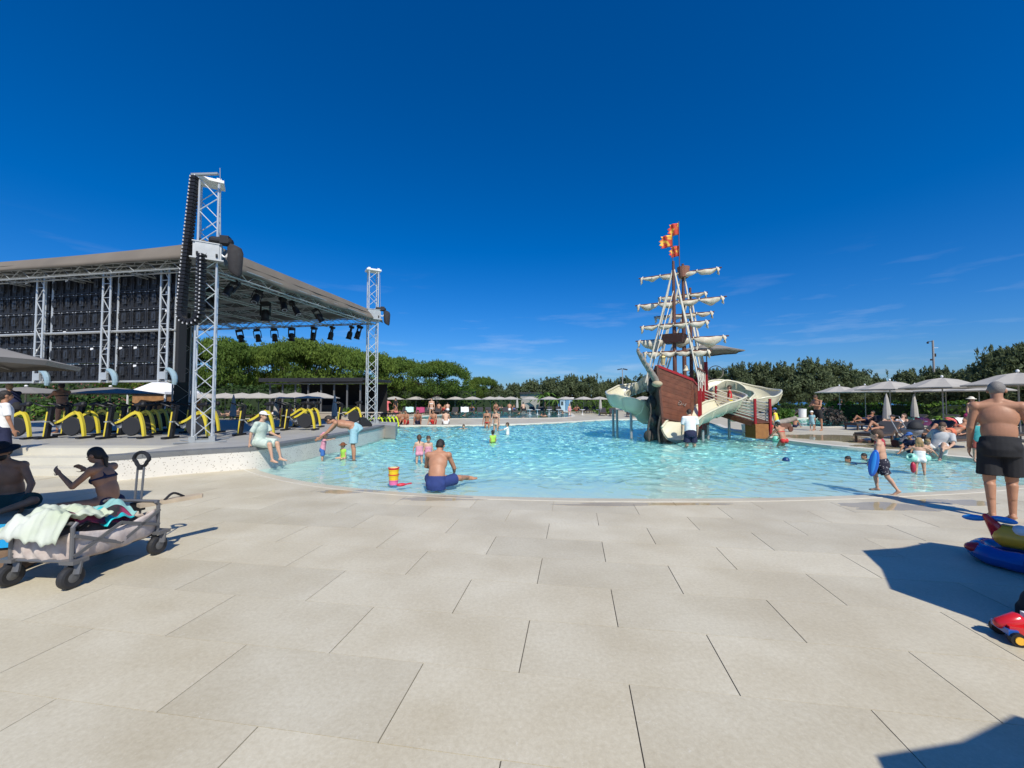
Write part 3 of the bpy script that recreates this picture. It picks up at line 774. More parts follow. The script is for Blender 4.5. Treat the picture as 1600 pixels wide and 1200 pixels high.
# ---------------------------------------------------------------- exercise bikes
def bike_proto(yel, name='exercise_bike'):
    b = empty(name)
    # local x: front of the bike (handlebar post) at -x
    MB().box((-.52, 0, .03), (.12, .52, .05)).box((.50, 0, .03), (.10, .46, .05)).build('floor_bar', M_black, b)
    f = MB()
    def slab(P, w):      # thick curved plate in the xz plane
        P = catmull(P, 6); g = []
        for i, p in enumerate(P):
            d = (P[min(i+1, len(P)-1)]-P[max(i-1, 0)]).normalized(); nn = Vector((-d.z, 0, d.x)); hw = w[0]+(w[1]-w[0])*i/(len(P)-1)
            g.append([p+nn*hw+Vector((0, .035, 0)), p+nn*hw+Vector((0, -.035, 0)), p-nn*hw+Vector((0, -.035, 0)), p-nn*hw+Vector((0, .035, 0)), p+nn*hw+Vector((0, .035, 0))])
        f.sheet(g)
    slab([(-.28, 0, .42), (-.08, 0, .52), (.13, 0, .67), (.25, 0, .72)], (.026, .042))
    slab([(.20, 0, .73), (.33, 0, .66), (.42, 0, .40), (.47, 0, .06)], (.040, .032))
    f.build('frame', yel, b, smooth=False)
    p = MB().bar((-.50, 0, .05), (-.40, 0, .82), .10, .10, up=(1, 0, 0)); p.bar((-.40, 0, .42), (-.22, 0, .42), .07, .10); p.build('handlebar_post', M_black, b)
    MB().bar((-.535, -.054, .06), (-.455, -.054, .74), .012, .035, up=(1, 0, -.12)).build('post_stripe', mat('stripe_yellow', (.66, .52, .05), .5), b)
    hb = MB()
    for s_ in (-1, 1): hb.tube(catmull([(-.38, 0, .86), (-.42, s_*.16, .88), (-.54, s_*.2, .93), (-.66, s_*.17, .97)], 4), .022, 6)
    hb.box((-.40, 0, .85), (.1, .12, .08)).build('handlebar', M_black, b)
    MB().caps((.22, 0, .93), (.40, 0, .95), .045, .085, 10, flat=.9).build('saddle', M_black, b)
    MB().bar((.25, 0, .68), (.30, 0, .92), .05, .05, up=(1, 0, 0)).build('saddle_post', M_blackm, b)
    w = MB(); M_ = Matrix.Rotation(R(90), 3, 'X'); w.lathe([(.05, -.03), (.24, -.035), (.265, 0), (.24, .035), (.05, .03)], 20, (.14, 0, .33), M=M_); w.build('flywheel_cover', M_blackm, b)
    c = MB(); c.lathe([(.02, -.08), (.085, -.075), (.085, -.06), (.02, -.055)], 14, (-.24, 0, .36), M=M_); c.build('crank', mat('crank_metal', (.45, .46, .47), .35, metal=.6), b)
    for s_ in (-1, 1):
        MB().bar((-.24, s_*.09, .36), (-.24+s_*.12, s_*.10, .36-s_*.12), .03, .02).box((-.24+s_*.12, s_*.16, .35-s_*.12), (.10, .11, .03)).build('pedal', M_alud, b)
    return b
M_yel = mat('bike_yellow', (.62, .50, .035), .4, coat=.3)
bk, used = bike_proto(M_yel), []
GB = 'yellow and black exercise bikes on the stage'
front_row = [(17, 686, 'half cut off by the left picture edge'), (103, 685, 'just above the ponytailed woman in black'), (197, 685, 'in the front row, left of the near tower'), (297, 685, 'whose front sits just behind the near tower')]
for px, py, w in front_row: put(bk, used, gnd(px, py, ZS), R(4), f'yellow and black exercise bike {w}', GB, cat='exercise bike')
for i, (px, py) in enumerate(((128, 680), (148, 676))): put(bk, used, gnd(px, py, ZS), R(4), f'exercise bike, {ORD[i]} behind the bike above the ponytailed woman', GB, cat='exercise bike')
for i, (px, py) in enumerate(((215, 679.5), (228, 675.5), (241, 672), (251, 669.5))): put(bk, used, gnd(px, py, ZS), R(4), f'exercise bike, {ORD[i]} one back in the line left of the near tower', GB, cat='exercise bike')
for px, py, w in ((318, 676, 'seen through the lattice of the near tower'), (402, 680, 'behind the person in mint sitting on the wall'), (470, 672, 'nearest of the three by the curved wall'), (461, 668.5, 'leftmost of the three by the curved wall'), (481, 667.5, 'rearmost of the three by the curved wall'), (548, 662.5, 'standing alone left of the far tower')):
    put(bk, used, gnd(px, py, ZS), R(4), f'yellow and black exercise bike {w}', GB, cat='exercise bike')
bl, used = bike_proto(mat('lime_yellow', (.62, .78, .02), .45), 'exercise_bike'), []
for i, px in enumerate((562, 569, 576, 588, 594, 600, 606, 612)):
    put(bl, used, at(px, 650, 21.5+.25*i)*Vector((1, 1, 0)).x if False else Vector((at(px, 650, 21.3+.2*i).x, 21.3+.2*i, 0 if px > 583 else ZS*0)), R(10), f'lime yellow pool bike, {ORD[i]} from the left by the far tower', 'lime pool bikes beyond the far tower', .82, cat='exercise bike')
# floor speaker at the far tower's foot
fs = empty('floor_speaker', gnd(571, 666, ZS), R(30), 'small black wedge speaker at the foot of the far tower', 'speaker')
MB().prism([(-.22, 0), (.22, 0), (.22, .1), (-.05, .36), (-.22, .36)], -.2, .2).build('cabinet', M_black, fs).rotation_euler = (R(90), 0, 0)
MB().box((.085, 0, .24), (.01, .34, .30), M=Matrix.Rotation(R(-46), 3, 'Y')).build('grille', M_blackm, fs)
# ================================================================ trees, hedges, buildings, parasols, loungers
ML_pine = leaf_mat('pine_needles', (.055, .105, .018), (.14, .20, .030), .9)
ML_tam = leaf_mat('tamarisk_leaves', (.055, .080, .036), (.13, .155, .075), .8)
ML_hedge = leaf_mat('hedge_leaves', (.045, .11, .018), (.13, .22, .035), 1.5)
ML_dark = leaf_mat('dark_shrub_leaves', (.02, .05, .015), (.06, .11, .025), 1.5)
M_bark = mat('bark', (.09, .065, .045), .9, var=.3, scale=5, bump=.4, bscale=9)
def leaves(rng, centers, radii, per, size, elong=1.0, up=.0, drop=0.0):
    n = len(centers)*per
    C = np.repeat(centers, per, 0); Rr = np.repeat(radii, per, 0)
    d = rng.normal(size=(n, 3)); d /= np.linalg.norm(d, axis=1)[:, None]
    rad = rng.uniform(.35, 1, (n, 1))**.5
    P = C+d*Rr*rad
    a = rng.normal(size=(n, 3)); a[:, 2] += up; a /= np.linalg.norm(a, axis=1)[:, None]
    b = np.cross(a, d+rng.normal(size=(n, 3))*.5); b /= np.linalg.norm(b, axis=1)[:, None]+1e-9
    s = size*rng.uniform(.6, 1.35, (n, 1))
    A, B = a*s*elong, b*s
    V = np.stack([P-A*.5, P+B*.42, P+A*.6, P-B*.42], 1).reshape(-1, 3)
    Fq = np.arange(n*4).reshape(-1, 4)
    return V, Fq
def np_mesh(name, V, Fq, m):
    me = bpy.data.meshes.new(name); me.vertices.add(len(V)); me.vertices.foreach_set('co', V.astype(np.float32).ravel())
    k = Fq.shape[1]; me.loops.add(Fq.size); me.loops.foreach_set('vertex_index', Fq.astype(np.int32).ravel())
    me.polygons.add(len(Fq)); me.polygons.foreach_set('loop_start', np.arange(0, Fq.size, k, dtype=np.int32))
    me.materials.append(m); me.update(calc_edges=True); me.validate(); return me
def pine_variant(seed):
    rng = np.random.RandomState(seed); n = 240
    # flattened umbrella dome, unit size: radius 1, crown from z=.55 to 1
    a = rng.uniform(0, 2*np.pi, n); r = np.sqrt(rng.uniform(0, 1, n))*(.86+.14*np.sin(a*3+seed))
    top = .60+.36*np.sqrt(np.clip(1-r**2, 0, 1))+rng.uniform(-.05, .04, n)
    low = rng.uniform(0, 1, n) < .3
    z = np.where(low, .50+rng.uniform(-.06, .12, n), top)
    C = np.stack([r*np.cos(a), r*np.sin(a), z], 1); Rr = np.stack([rng.uniform(.10, .18, n)]*2+[rng.uniform(.06, .12, n)], 1)
    V, Fq = leaves(rng, C, Rr, 90, .0265, 1.6, .6)
    crown = np_mesh('crown', V, Fq, ML_pine)
    t = MB(); rr = random.Random(seed)
    t.tube([(0, 0, -.02), (.02, .01, .2), (.0, .03, .42)], [.045, .036, .030], 8)
    for k in range(8):
        b_ = 2*math.pi*k/8+rr.uniform(-.3, .3); q = rr.uniform(.45, .8)
        t.tube([(.0, .02, .30+.1*rr.random()), (q*.45*math.cos(b_), q*.45*math.sin(b_), .50), (q*math.cos(b_), q*math.sin(b_), .64)], [.022, .015, .006], 5)
    return crown, t.mesh('trunk', M_bark)
def tam_variant(seed):
    rng = np.random.RandomState(seed); n = 120
    a = rng.uniform(0, 2*np.pi, n); h = rng.uniform(0, 1, n)
    prof = .5*np.sin(np.pi*np.clip(h*.86+.12, 0, 1))**.8
    r = prof*np.sqrt(rng.uniform(.15, 1, n))*(1+.22*np.sin(a*2+seed)+.12*np.sin(a*5))
    C = np.stack([r*np.cos(a), r*np.sin(a), .26+.66*h], 1); Rr = np.stack([rng.uniform(.07, .12, n)]*2+[rng.uniform(.07, .14, n)], 1)
    V, Fq = leaves(rng, C, Rr, 80, .029, 2.0, 1.1)
    # feathery leaders that break the outline
    k = 26; a = rng.uniform(0, 2*np.pi, k); q = rng.uniform(.0, .36, k)
    C2 = np.stack([q*np.cos(a), q*np.sin(a), .93+rng.uniform(-.1, .09, k)], 1); R2 = np.stack([np.full(k, .03)]*2+[rng.uniform(.06, .12, k)], 1)
    V2, F2 = leaves(rng, C2, R2, 24, .024, 2.4, 2.0)
    crown = np_mesh('crown', np.vstack([V, V2]), np.vstack([Fq, F2+len(V)]), ML_tam)
    t = MB(); rr = random.Random(seed)
    t.tube([(0, 0, -.02), (.015, .0, .2), (-.01, .02, .42)], [.028, .022, .014], 7)
    for j in range(7):
        b_ = 2*math.pi*j/7+rr.uniform(-.4, .4); q = rr.uniform(.2, .36)
        t.tube([(.0, .0, .15+.15*rr.random()), (q*.5*math.cos(b_), q*.5*math.sin(b_), .42), (q*math.cos(b_), q*math.sin(b_), .66)], [.014, .010, .004], 5)
    return crown, t.mesh('trunk', M_bark)
PV = [pine_variant(s) for s in (1, 2, 3)]; TVV = [tam_variant(s) for s in (11, 12, 13, 14)]
def tree(name, var, loc, sx, sz, rz, label, cat, group):
    o = empty(name, loc, rz, label, cat, group); o.scale = (sx, sx, sz)
    link('crown', var[0], o); link('trunk', var[1], o); return o
pines = [(225, 548, 36, 70), (278, 541, 38, 62), (340, 538, 36, 66), (395, 550, 42, 52), (437, 546, 46, 50), (477, 539, 40, 62), (530, 551, 44, 56), (578, 558, 47, 50), (622, 566, 50, 46), (684, 571, 46, 52), (754, 593, 62, 26)]
for i, (px, ty, Y, hw) in enumerate(pines):
    top = at(px, ty, Y); h = top.z/.96
    tree('stone_pine', PV[i % 3], (top.x, Y, 0), hw*Y/F_PX, h, R(50*i), f'stone pine with broad green umbrella crown, {ORD[i]} from the left' if i < 10 else 'small lone stone pine right of the big pine crowns', 'tree', 'stone pines behind the pool')
tams = [(776, 599, 62, 26), (803, 597, 60, 26), (832, 592, 60, 28), (862, 588, 58, 30), (893, 585, 58, 30), (922, 586, 58, 28), (950, 592, 60, 26), (978, 588, 58, 30), (1010, 584, 58, 34), (1045, 582, 56, 34), (1085, 576, 54, 36), (1118, 569, 50, 38), (1152, 565, 48, 36), (1186, 562, 48, 38), (1222, 563, 46, 38), (1262, 556, 45, 42), (1305, 561, 46, 40), (1342, 573, 48, 34), (1368, 582, 50, 22), (1416, 572, 46, 36), (1462, 569, 44, 38), (1500, 573, 46, 34), (1528, 564, 42, 34), (1566, 537, 38, 48), (1612, 534, 36, 52)]
for i, (px, ty, Y, hw) in enumerate(tams):
    top = at(px, ty+(9 if i > 9 else 4), Y); h = top.z/1.0
    tree('tamarisk_tree', TVV[i % 4], (top.x, Y, 0), hw*Y/F_PX/.5*.92, h, R(70*i), f'feathery dark green tamarisk tree, {ORD[i]} from the left in the seaside row', 'tree', 'tamarisk trees along the sea side')
# hedges: leafy boxes
def hedge(a, b, depth, h, m, label, dens=60, leaf=.16, name='hedge'):
    a, b = Vector(a), Vector(b); L = (b-a).length; d = (b-a)/L; nr = Vector((-d.y, d.x, 0))
    rng = np.random.RandomState(int(abs(a.x*10)) % 1000+5); n = int(L*h*dens*.5+L*depth*dens*.4)
    u = rng.uniform(0, L, n); face = rng.uniform(0, 1, n) < h/(h+depth)
    w = np.where(face, rng.uniform(-.1, .15, n), rng.uniform(0, depth, n)); z = np.where(face, rng.uniform(0, h, n), h+rng.uniform(-.08, .1, n)+.08*np.sin(u*2.1))
    C = np.stack([u, w, z], 1); V, Fq = leaves(rng, C, np.full((n, 3), .09), 5, leaf, 1.3, .3)
    o = empty(name, (a.x, a.y, 0), math.atan2(d.y, d.x), label, 'hedge', 'clipped hedges')
    link('foliage', np_mesh('foliage', V, Fq, m), o)
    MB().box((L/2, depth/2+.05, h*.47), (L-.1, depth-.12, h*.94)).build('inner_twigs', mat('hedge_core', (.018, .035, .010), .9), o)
    return o
g34 = lambda px, Y: Vector((at(px, 624, Y).x, Y, 0))
hedge(g34(588, 49), g34(742, 49), 1.6, 2.75, ML_hedge, 'tall bright green hedge behind the centre parasols', 30)
hedge(g34(742, 52), g34(815, 52), 1.2, 1.6, ML_dark, 'lower dark green hedge left of the small stone hut', 26)
hedge(g34(843, 54), g34(872, 54), 1.2, 1.2, ML_dark, 'low dark shrub hedge right of the small stone hut', 26)
hedge(g34(893, 52), g34(955, 52), 1.2, 1.35, ML_hedge, 'green hedge between the blue hut and the left slide', 26)
hedge(g34(985, 52), g34(1110, 54), 1.2, 1.4, ML_dark, 'dark hedge behind the pirate ship', 26)
hedge(g34(1195, 38), g34(1330, 34), 1.0, 1.1, ML_dark, 'low dark hedge behind the man in black shorts', 30)
hedge(g34(1290, 30), g34(1640, 23), 1.0, 1.25, ML_hedge, 'long green hedge behind the right hand parasols', 44, .13)
hedge(g34(-60, 24.5), g34(290, 25), 1.0, 1.05, ML_hedge, 'bright green hedge behind the exercise bikes', 34)
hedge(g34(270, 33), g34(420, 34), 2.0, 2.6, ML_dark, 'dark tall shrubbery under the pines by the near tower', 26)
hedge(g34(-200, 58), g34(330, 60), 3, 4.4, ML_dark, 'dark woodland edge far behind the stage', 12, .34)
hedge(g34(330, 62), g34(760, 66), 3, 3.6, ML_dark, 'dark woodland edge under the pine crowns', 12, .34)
# bushes and spiky plants
def bush(px, Y, w, h, m, label, name='bush', flowers=None):
    rng = np.random.RandomState(int(px)); n = 50
    d = rng.normal(size=(n, 3)); d /= np.linalg.norm(d, axis=1)[:, None]; d[:, 2] = np.abs(d[:, 2])
    C = d*np.array([w/2, w/2, h*.85])*rng.uniform(.4, .9, (n, 1)); V, Fq = leaves(rng, C, np.full((n, 3), .16*w), 22, .10*max(w, .8)**.5, 1.6, .3)
    o = empty(name, g34(px, Y), 0, label, 'bush', 'garden shrubs'); link('foliage', np_mesh('foliage', V, Fq, m), o)
    MB().tube([(0, 0, 0), (.03, 0, h*.5)], [.05, .02], 6).build('stem', M_bark, o)
    if flowers:
        C = d[:30]*np.array([w/2, w/2, h*.95]); V, Fq = leaves(rng, C, np.full((30, 3), .12*w), 10, .09, 1.0); link('blossom', np_mesh('blossom', V, Fq, flowers), o)
    return o
M_bloom = mat('dusty_pink_bloom', (.25, .07, .07), .8, var=.3)
bush(120, 27, 5.0, 2.6, ML_dark, 'dark flowering shrub behind the left parasols', flowers=M_bloom)
bush(195, 28, 4.5, 2.7, ML_dark, 'reddish flowering shrub left of the white tent', flowers=M_bloom)
bush(1228, 27, 1.5, 1.25, ML_hedge, 'light green cactus like shrub right of the upper slide')
bush(1297, 27, 1.7, 1.3, mat('bronze_leaf', (.05, .04, .035), .8, col2=(.10, .075, .06)), 'bronze leaved bush behind the purple swimsuit woman')
bush(548, 26.5, 1.6, 1.3, ML_hedge, 'green shrub in front of the dark pergola right end')
bush(945, 44, 2.2, 1.6, ML_hedge, 'yellow green shrub beside the left slide')
for i, (px, Y, s) in enumerate(((532, 26, .9), (1466, 20, 1.0), (870, 50, 2.4), (850, 52, 3.2))):
    o = empty('palm_plant', g34(px, Y), 0, ['spiky pale plant in front of the dark pergola', 'spiky pale leaved plant behind the right parasols', 'small palm left of the blue hut', 'taller palm behind the small stone hut'][i], 'palm', 'palms and spiky plants')
    hh = s*.6
    MB().tube([(0, 0, 0), (.02, 0, hh)], [.07*s, .05*s], 7).build('trunk', M_bark, o)
    lf = MB(); 
    for k in range(16):
        a = 2*math.pi*k/16+.3*(k % 3); L = s*(.55+.12*(k % 3)); u_ = .5+.4*(k % 2); P = [Vector((math.cos(a)*L*t, math.sin(a)*L*t, hh+L*(u_*t-.9*t*t))) for t in (0, .35, .7, 1)]
        sd = Vector((-math.sin(a), math.cos(a), 0))
        lf.sheet([[p-sd*w_*s, p+Vector((0, 0, .01)), p+sd*w_*s] for p, w_ in zip(P, (.02, .06, .05, .004))])
    lf.build('fronds', ML_hedge, o)
# ---------------------------------------------------------------- small buildings
M_bdark = mat('pergola_dark', (.022, .022, .024), .6, var=.2); M_beige = mat('beige_render', (.42, .36, .29), .8, var=.06, scale=2)
pg = empty('pergola_bar', g34(415, 30), R(-6), 'long dark flat roofed pergola bar under the pines', 'building')
Wp = (575-415)/F_PX*30
MB().box((Wp/2, 2.0, 3.02), (Wp+.4, 5.0, .16)).box((Wp/2, -.53, 2.88), (Wp+.3, .08, .10)).build('roof', M_bdark, pg)
MB().box((Wp/2, .0, 2.72), (Wp, .10, .09)).build('fascia_beam', mat('grey_beam', (.2, .2, .2), .5), pg)
for k in range(8):
    MB().box((.35+k*(Wp-.6)/7, 0, 1.34), (.09, .09, 2.67)).build('post', mat('grey_post', (.13, .13, .13), .5), pg)
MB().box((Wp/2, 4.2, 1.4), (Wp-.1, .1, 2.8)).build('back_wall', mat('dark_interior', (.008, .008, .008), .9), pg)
MB().box((Wp/2, 2.6, .55), (Wp*.8, .6, 1.1)).build('bar_counter', mat('dark_counter', (.02, .018, .016), .5), pg)
lw_ = empty('low_wall', g34(445, 26), R(-3), 'low beige rendered wall in front of the pergola bar', 'wall')
MB().box((3.1, 0, .35), (6.4, .3, .7)).build('wall_body', M_beige, lw_); MB().box((3.1, 0, .73), (6.5, .36, .05)).build('coping', mat('beige_coping', (.5, .45, .37), .7), lw_)
wt = empty('white_tent', g34(250, 25.5), R(-8), 'small white peaked tent with brown timber wall', 'tent')
MB().add([(-.95, -.8, 1.78), (1.15, -.8, 1.78), (1.15, 1.2, 1.78), (-.95, 1.2, 1.78), (-.35, .2, 2.5)], [(0, 1, 4), (1, 2, 4), (2, 3, 4), (3, 0, 4)]).box((.1, -.8, 1.73), (2.1, .02, .12)).box((1.15, .2, 1.73), (.02, 2.0, .12)).build('canopy', mat('tent_white', (.82, .82, .82), .6), wt)
MB().box((.2, -.7, .84), (1.75, .06, 1.68)).box((1.08, .2, .84), (.06, 1.8, 1.68)).build('timber_wall', mat('orange_timber', (.33, .17, .07), .7, var=.2, scale=6), wt)
for x_, y_ in ((-.9, -.76), (1.13, -.76), (1.12, 1.15)): MB().box((x_, y_, .86), (.05, .05, 1.72)).build('pole', M_white, wt)
wt.scale = (1.28, 1.28, 1.12)
hut = empty('stone_hut', g34(828, 55), 0, 'small grey stone hut with dark flat roof', 'building')
MB().box((0, 0, 1.15), (2.6, 1.6, 2.3)).build('wall', mat('grey_stone_wall', (.30, .28, .25), .85, var=.12, scale=4), hut); MB().box((.1, -.1, 2.4), (3.0, 2.0, .22)).build('roof', M_bdark, hut)
bh = empty('blue_kiosk', g34(884, 53), 0, 'pale blue and white kiosk behind the far pool', 'building')
MB().box((0, 0, .85), (1.6, 1.2, 1.7)).build('wall', mat('pale_blue_wall', (.35, .5, .6), .7), bh); MB().box((0, -.1, 1.75), (1.9, 1.5, .12)).build('roof', M_white, bh)
MB().box((.1, -.61, .8), (.5, .03, 1.3)).build('door', mat('blue_door', (.10, .25, .42), .6), bh)
for x_ in (-.55, .62): MB().box((x_, -.61, 1.05), (.3, .03, .5)).build('window', mat('dark_pane', (.05, .07, .09), .2), bh)
def lamp(px, Y, ty, label, kind):
    b = g34(px, Y); h = at(px, ty, Y).z
    o = empty('lamp_post', b, 0, label, 'lamp post', 'tall lamp posts')
    MB().tube([(0, 0, 0), (0, 0, h)], [.09, .05] if kind else [.11, .09], 8).build('pole', mat('post_grey', (.28, .27, .26), .6), o)
    if kind:
        for s_ in (-1, 1): MB().box((s_*.35, 0, h), (.55, .3, .12), M=Matrix.Rotation(R(12*s_), 3, 'Y')).build('lamp_head', M_blackm, o)
    else:
        MB().bar((-.55, 0, h-.12), (.05, 0, h-.12), .05, .05).build('bracket', M_blackm, o); MB().ell((-.55, 0, h-.25), (.11, .11, .11)).build('camera_dome', M_black, o)
        MB().box((.3, 0, h-.8), (.5, .04, .03)).build('antenna', M_white, o); MB().box((.22, 0, h-1.6), (.1, .1, .35)).build('siren', M_blackm, o); MB().box((-.2, 0, h-2.1), (.22, .12, .18)).build('floodlight', M_blackm, o)
lamp(973, 52, 577, 'thin lamp post with twin dark heads left of the ship', 1)
lamp(1461, 44, 532, 'tall grey camera post above the right hand trees', 0)
# ---------------------------------------------------------------- parasols
def parasol_proto(m, m2, R_=1.5, edge=2.1, top=2.55, nrib=8, detail=True):
    o = empty('parasol'); n = nrib
    can = MB(); g = []
    for rr_, z in ((.02, top), (.35, top-.09), (.7, edge+(top-edge)*.33), (1.0, edge)):
        row = []
        for j in range(2*n+1):
            a = 2*math.pi*j/(2*n); r = R_*rr_*(1 if j % 2 == 0 else math.cos(math.pi/n)*(.985 if rr_ < .9 else .955)); zz = z+(0 if j % 2 == 0 else (.012 if rr_ > .9 else -.012))
            row.append((r*math.cos(a), r*math.sin(a), zz))
        g.append(row)
    g.append([(x*.985, y*.985, z-.05) for x, y, z in g[-1]])
    can.sheet(g).build('canopy', m, o)
    MB().tube([(0, 0, 0), (0, 0, top+.05)], .026, 8).build('pole', m2, o)
    if detail:
        for j in range(n):
            a = 2*math.pi*j/n
            MB().tube([(0, 0, top-.06), (R_*.98*math.cos(a), R_*.98*math.sin(a), edge-.012)], .010, 4).build('rib', m2, o)
        MB().ell((0, 0, top+.06), (.05, .05, .06)).build('finial', M_white, o)
    MB().box((0, 0, .04), (.5, .5, .08)).build('base', mat('parasol_base', (.2, .2, .2), .8), o)
    return o
M_pgrey = mat('parasol_grey', (.40, .375, .335), .85, var=.05, scale=3); M_pdark = mat('parasol_taupe', (.22, .205, .185), .85, var=.05, scale=3)
M_pole = mat('parasol_pole', (.30, .29, .27), .5)
pr, used = parasol_proto(M_pgrey, M_pole), []
right = [(1391, 22, 1.0, 'leftmost big grey parasol of the near right row'), (1473, 18.6, 1.0, 'middle big grey parasol of the near right row'), (1592, 15.0, 1.0, 'big grey parasol behind the head of the grey haired man')]
for px, Y, s, lab in right: put(pr, used, g34(px, Y), R(10), lab, 'grey parasols on the right', s, cat='parasol')
for i, (px, Y) in enumerate(((1312, 29), (1352, 27.5), (1385, 26.5), (1430, 26), (1478, 24.5), (1530, 23))):
    put(pr, used, g34(px, Y), R(20), f'paler parasol, {ORD[i]} from the left in the back right row', 'grey parasols on the right', .98, cat='parasol')
# two parasols just outside the picture whose shadows fall on the plaza, and the one at the left edge
for c, lab in (((4.91, 1.62), 'parasol standing right of the picture, shading the inflatable'), ((2.80, -.61), 'parasol standing behind the picture, shading the lower right corner')):
    put(pr, used, (c[0], c[1], 0), R(37), lab, 'grey parasols on the right', .86 if c[0] > 4 else .8, cat='parasol')
p2, used2 = parasol_proto(M_pdark, M_pole, 1.55, 1.97, 2.35), []
put(p2, used2, (-6.42, 3.95, 0), R(12), 'dark taupe parasol cut by the left edge above the seated couple', 'taupe parasols on the left', 1.0, cat='parasol')
for px, Y, s, lab in ((40, 21.5, 1.5, 'wide dark parasol left of the pair under the LED wall'), (172, 22.0, 1.55, 'wide dark parasol right of the pair under the LED wall')):
    o = put(p2, used2, g34(px, Y)+Vector((0, 0, ZS-.38)), R(15), lab, 'taupe parasols on the left', s, cat='parasol'); o.scale = (s, s, .9)
pf, used3 = parasol_proto(M_pgrey, M_pole, 1.5, 2.0, 2.4, detail=False), []
farp = [(292, 27), (322, 26.5), (352, 26), (378, 25.5), (404, 25), (436, 25), (462, 24), (496, 23.5)]
for i, (px, Y) in enumerate(farp): put(pf, used3, g34(px, Y), R(11*i), f'beige parasol, {ORD[i]} from the left behind the bikes and loungers', 'beige parasols in far rows', .82, cat='parasol')
for i, px in enumerate((590, 616, 650, 682, 711, 738, 766, 780, 798)): put(pf, used3, g34(px, 44+.2*i), R(11*i), f'small far parasol, {ORD[i]} from the left along the tall hedge', 'beige parasols in far rows', .78, cat='parasol')
for i, (px, Y) in enumerate(((828, 46), (858, 45), (884, 47), (912, 46), (937, 47), (1005, 40))): put(pf, used3, g34(px, Y), R(11*i), f'small far parasol, {ORD[i]} from the left, right of the stone hut', 'beige parasols in far rows', .78, cat='parasol')
# closed parasols
cp = empty('closed_parasol'); MB().tube([(0, 0, 0), (0, 0, .9)], .03, 6).build('pole', M_pole, cp)
MB().lathe([(.06, .7), (.19, .78), (.16, 1.3), (.08, 1.9), (.02, 2.15)], 8).build('folded_canopy', M_pgrey, cp)
usedc = []
for px, Y, lab in ((365, 22, 'folded beige parasol behind the left of the bikes'), (432, 24, 'folded beige parasol left of the low wall'), (523, 22, 'folded beige parasol in front of the pergola bar'), (808, 44, 'folded beige parasol left of the stone hut'), (938, 40, 'folded beige parasol beside the left slide'), (1385, 19, 'folded grey parasol under the right parasols'), (1428, 21, 'second folded grey parasol under the right parasols')):
    put(cp, usedc, g34(px, Y), 0, lab, 'folded parasols', .85, cat='parasol')
# ---------------------------------------------------------------- loungers
M_loung = mat('rattan_brown', (.085, .055, .04), .7, var=.25, scale=20); M_mattd = mat('mattress_charcoal', (.035, .035, .04), .85); M_towel = mat('towel_mix', (.6, .6, .58), .9)
def lounger_proto():
    o = empty('sun_lounger')
    MB().box((-.3, 0, .27), (1.3, .66, .07)).build('seat_frame', M_loung, o)
    MB().box((.62, 0, .46), (.78, .64, .06), M=Matrix.Rotation(R(-32), 3, 'Y')).build('backrest', M_loung, o)
    for x_ in (-.85, .28):
        for y_ in (-.29, .29): MB().box((x_, y_, .12), (.06, .06, .24)).build('leg', M_loung, o)
    MB().box((-.3, 0, .33), (1.28, .6, .05)).box((.60, 0, .515), (.74, .58, .05), M=Matrix.Rotation(R(-32), 3, 'Y')).build('mattress', M_mattd, o)
    return o
lg, usedl = lounger_proto(), []
LG = 'sun loungers round the pools'
lounger_spots = []
def loung(px, py, rz, lab, z=0.0, towel=None):
    p = gnd(px, py, z); o = put(lg, usedl, p, R(rz), lab, LG, cat='sun lounger'); lounger_spots.append(o)
    return p
for i, (px, py) in enumerate(((350, 655), (372, 655.5), (400, 653), (424, 653), (446, 653.5), (486, 651.5), (508, 655.5))): loung(px, py, 170, f'brown sun lounger, {ORD[i]} from the left behind the exercise bikes', .0)
for i, px in enumerate((632, 641, 655, 668, 684, 697, 711, 724, 737, 750, 763, 777, 790, 804)): loung(px, 647.2-.25*(i % 3), 95, f'far sun lounger, {ORD[i]} from the left below the tall hedge')
for i, px in enumerate((818, 832, 846, 860, 874, 905, 918, 932)): loung(px, 645.5-.3*(i % 2), 92, f'far sun lounger, {ORD[i]} from the left beyond the far pool right half')
for i, (px, py) in enumerate(((942, 649), (958, 650), (985, 651), (998, 650))): loung(px, py, 80, f'brown sun lounger, {ORD[i]} from the left under the left slide')
for px, py, rz, lab in ((1372, 690, 25, 'dark lounger nearest the small side pool'), (1408, 684, 20, 'dark lounger left of the pram'), (1452, 686, 15, 'dark lounger between pram and seated man'), (1492, 699, 12, 'dark lounger with a sunbather left of the grey haired man'), (1350, 671, 15, 'dark lounger at the back by the side pool'), (1420, 668, 12, 'back lounger behind the pram'), (1470, 668, 12, 'back lounger under the middle right parasol'), (1510, 673, 10, 'back lounger left of the grey haired man'), (1590, 690, 8, 'dark lounger right of the grey haired man'), (1228, 655, 15, 'small far lounger right of the rope bridge'), (1292, 652, 8, 'purple towelled far lounger by the side pool')):
    loung(px, py, rz, lab)
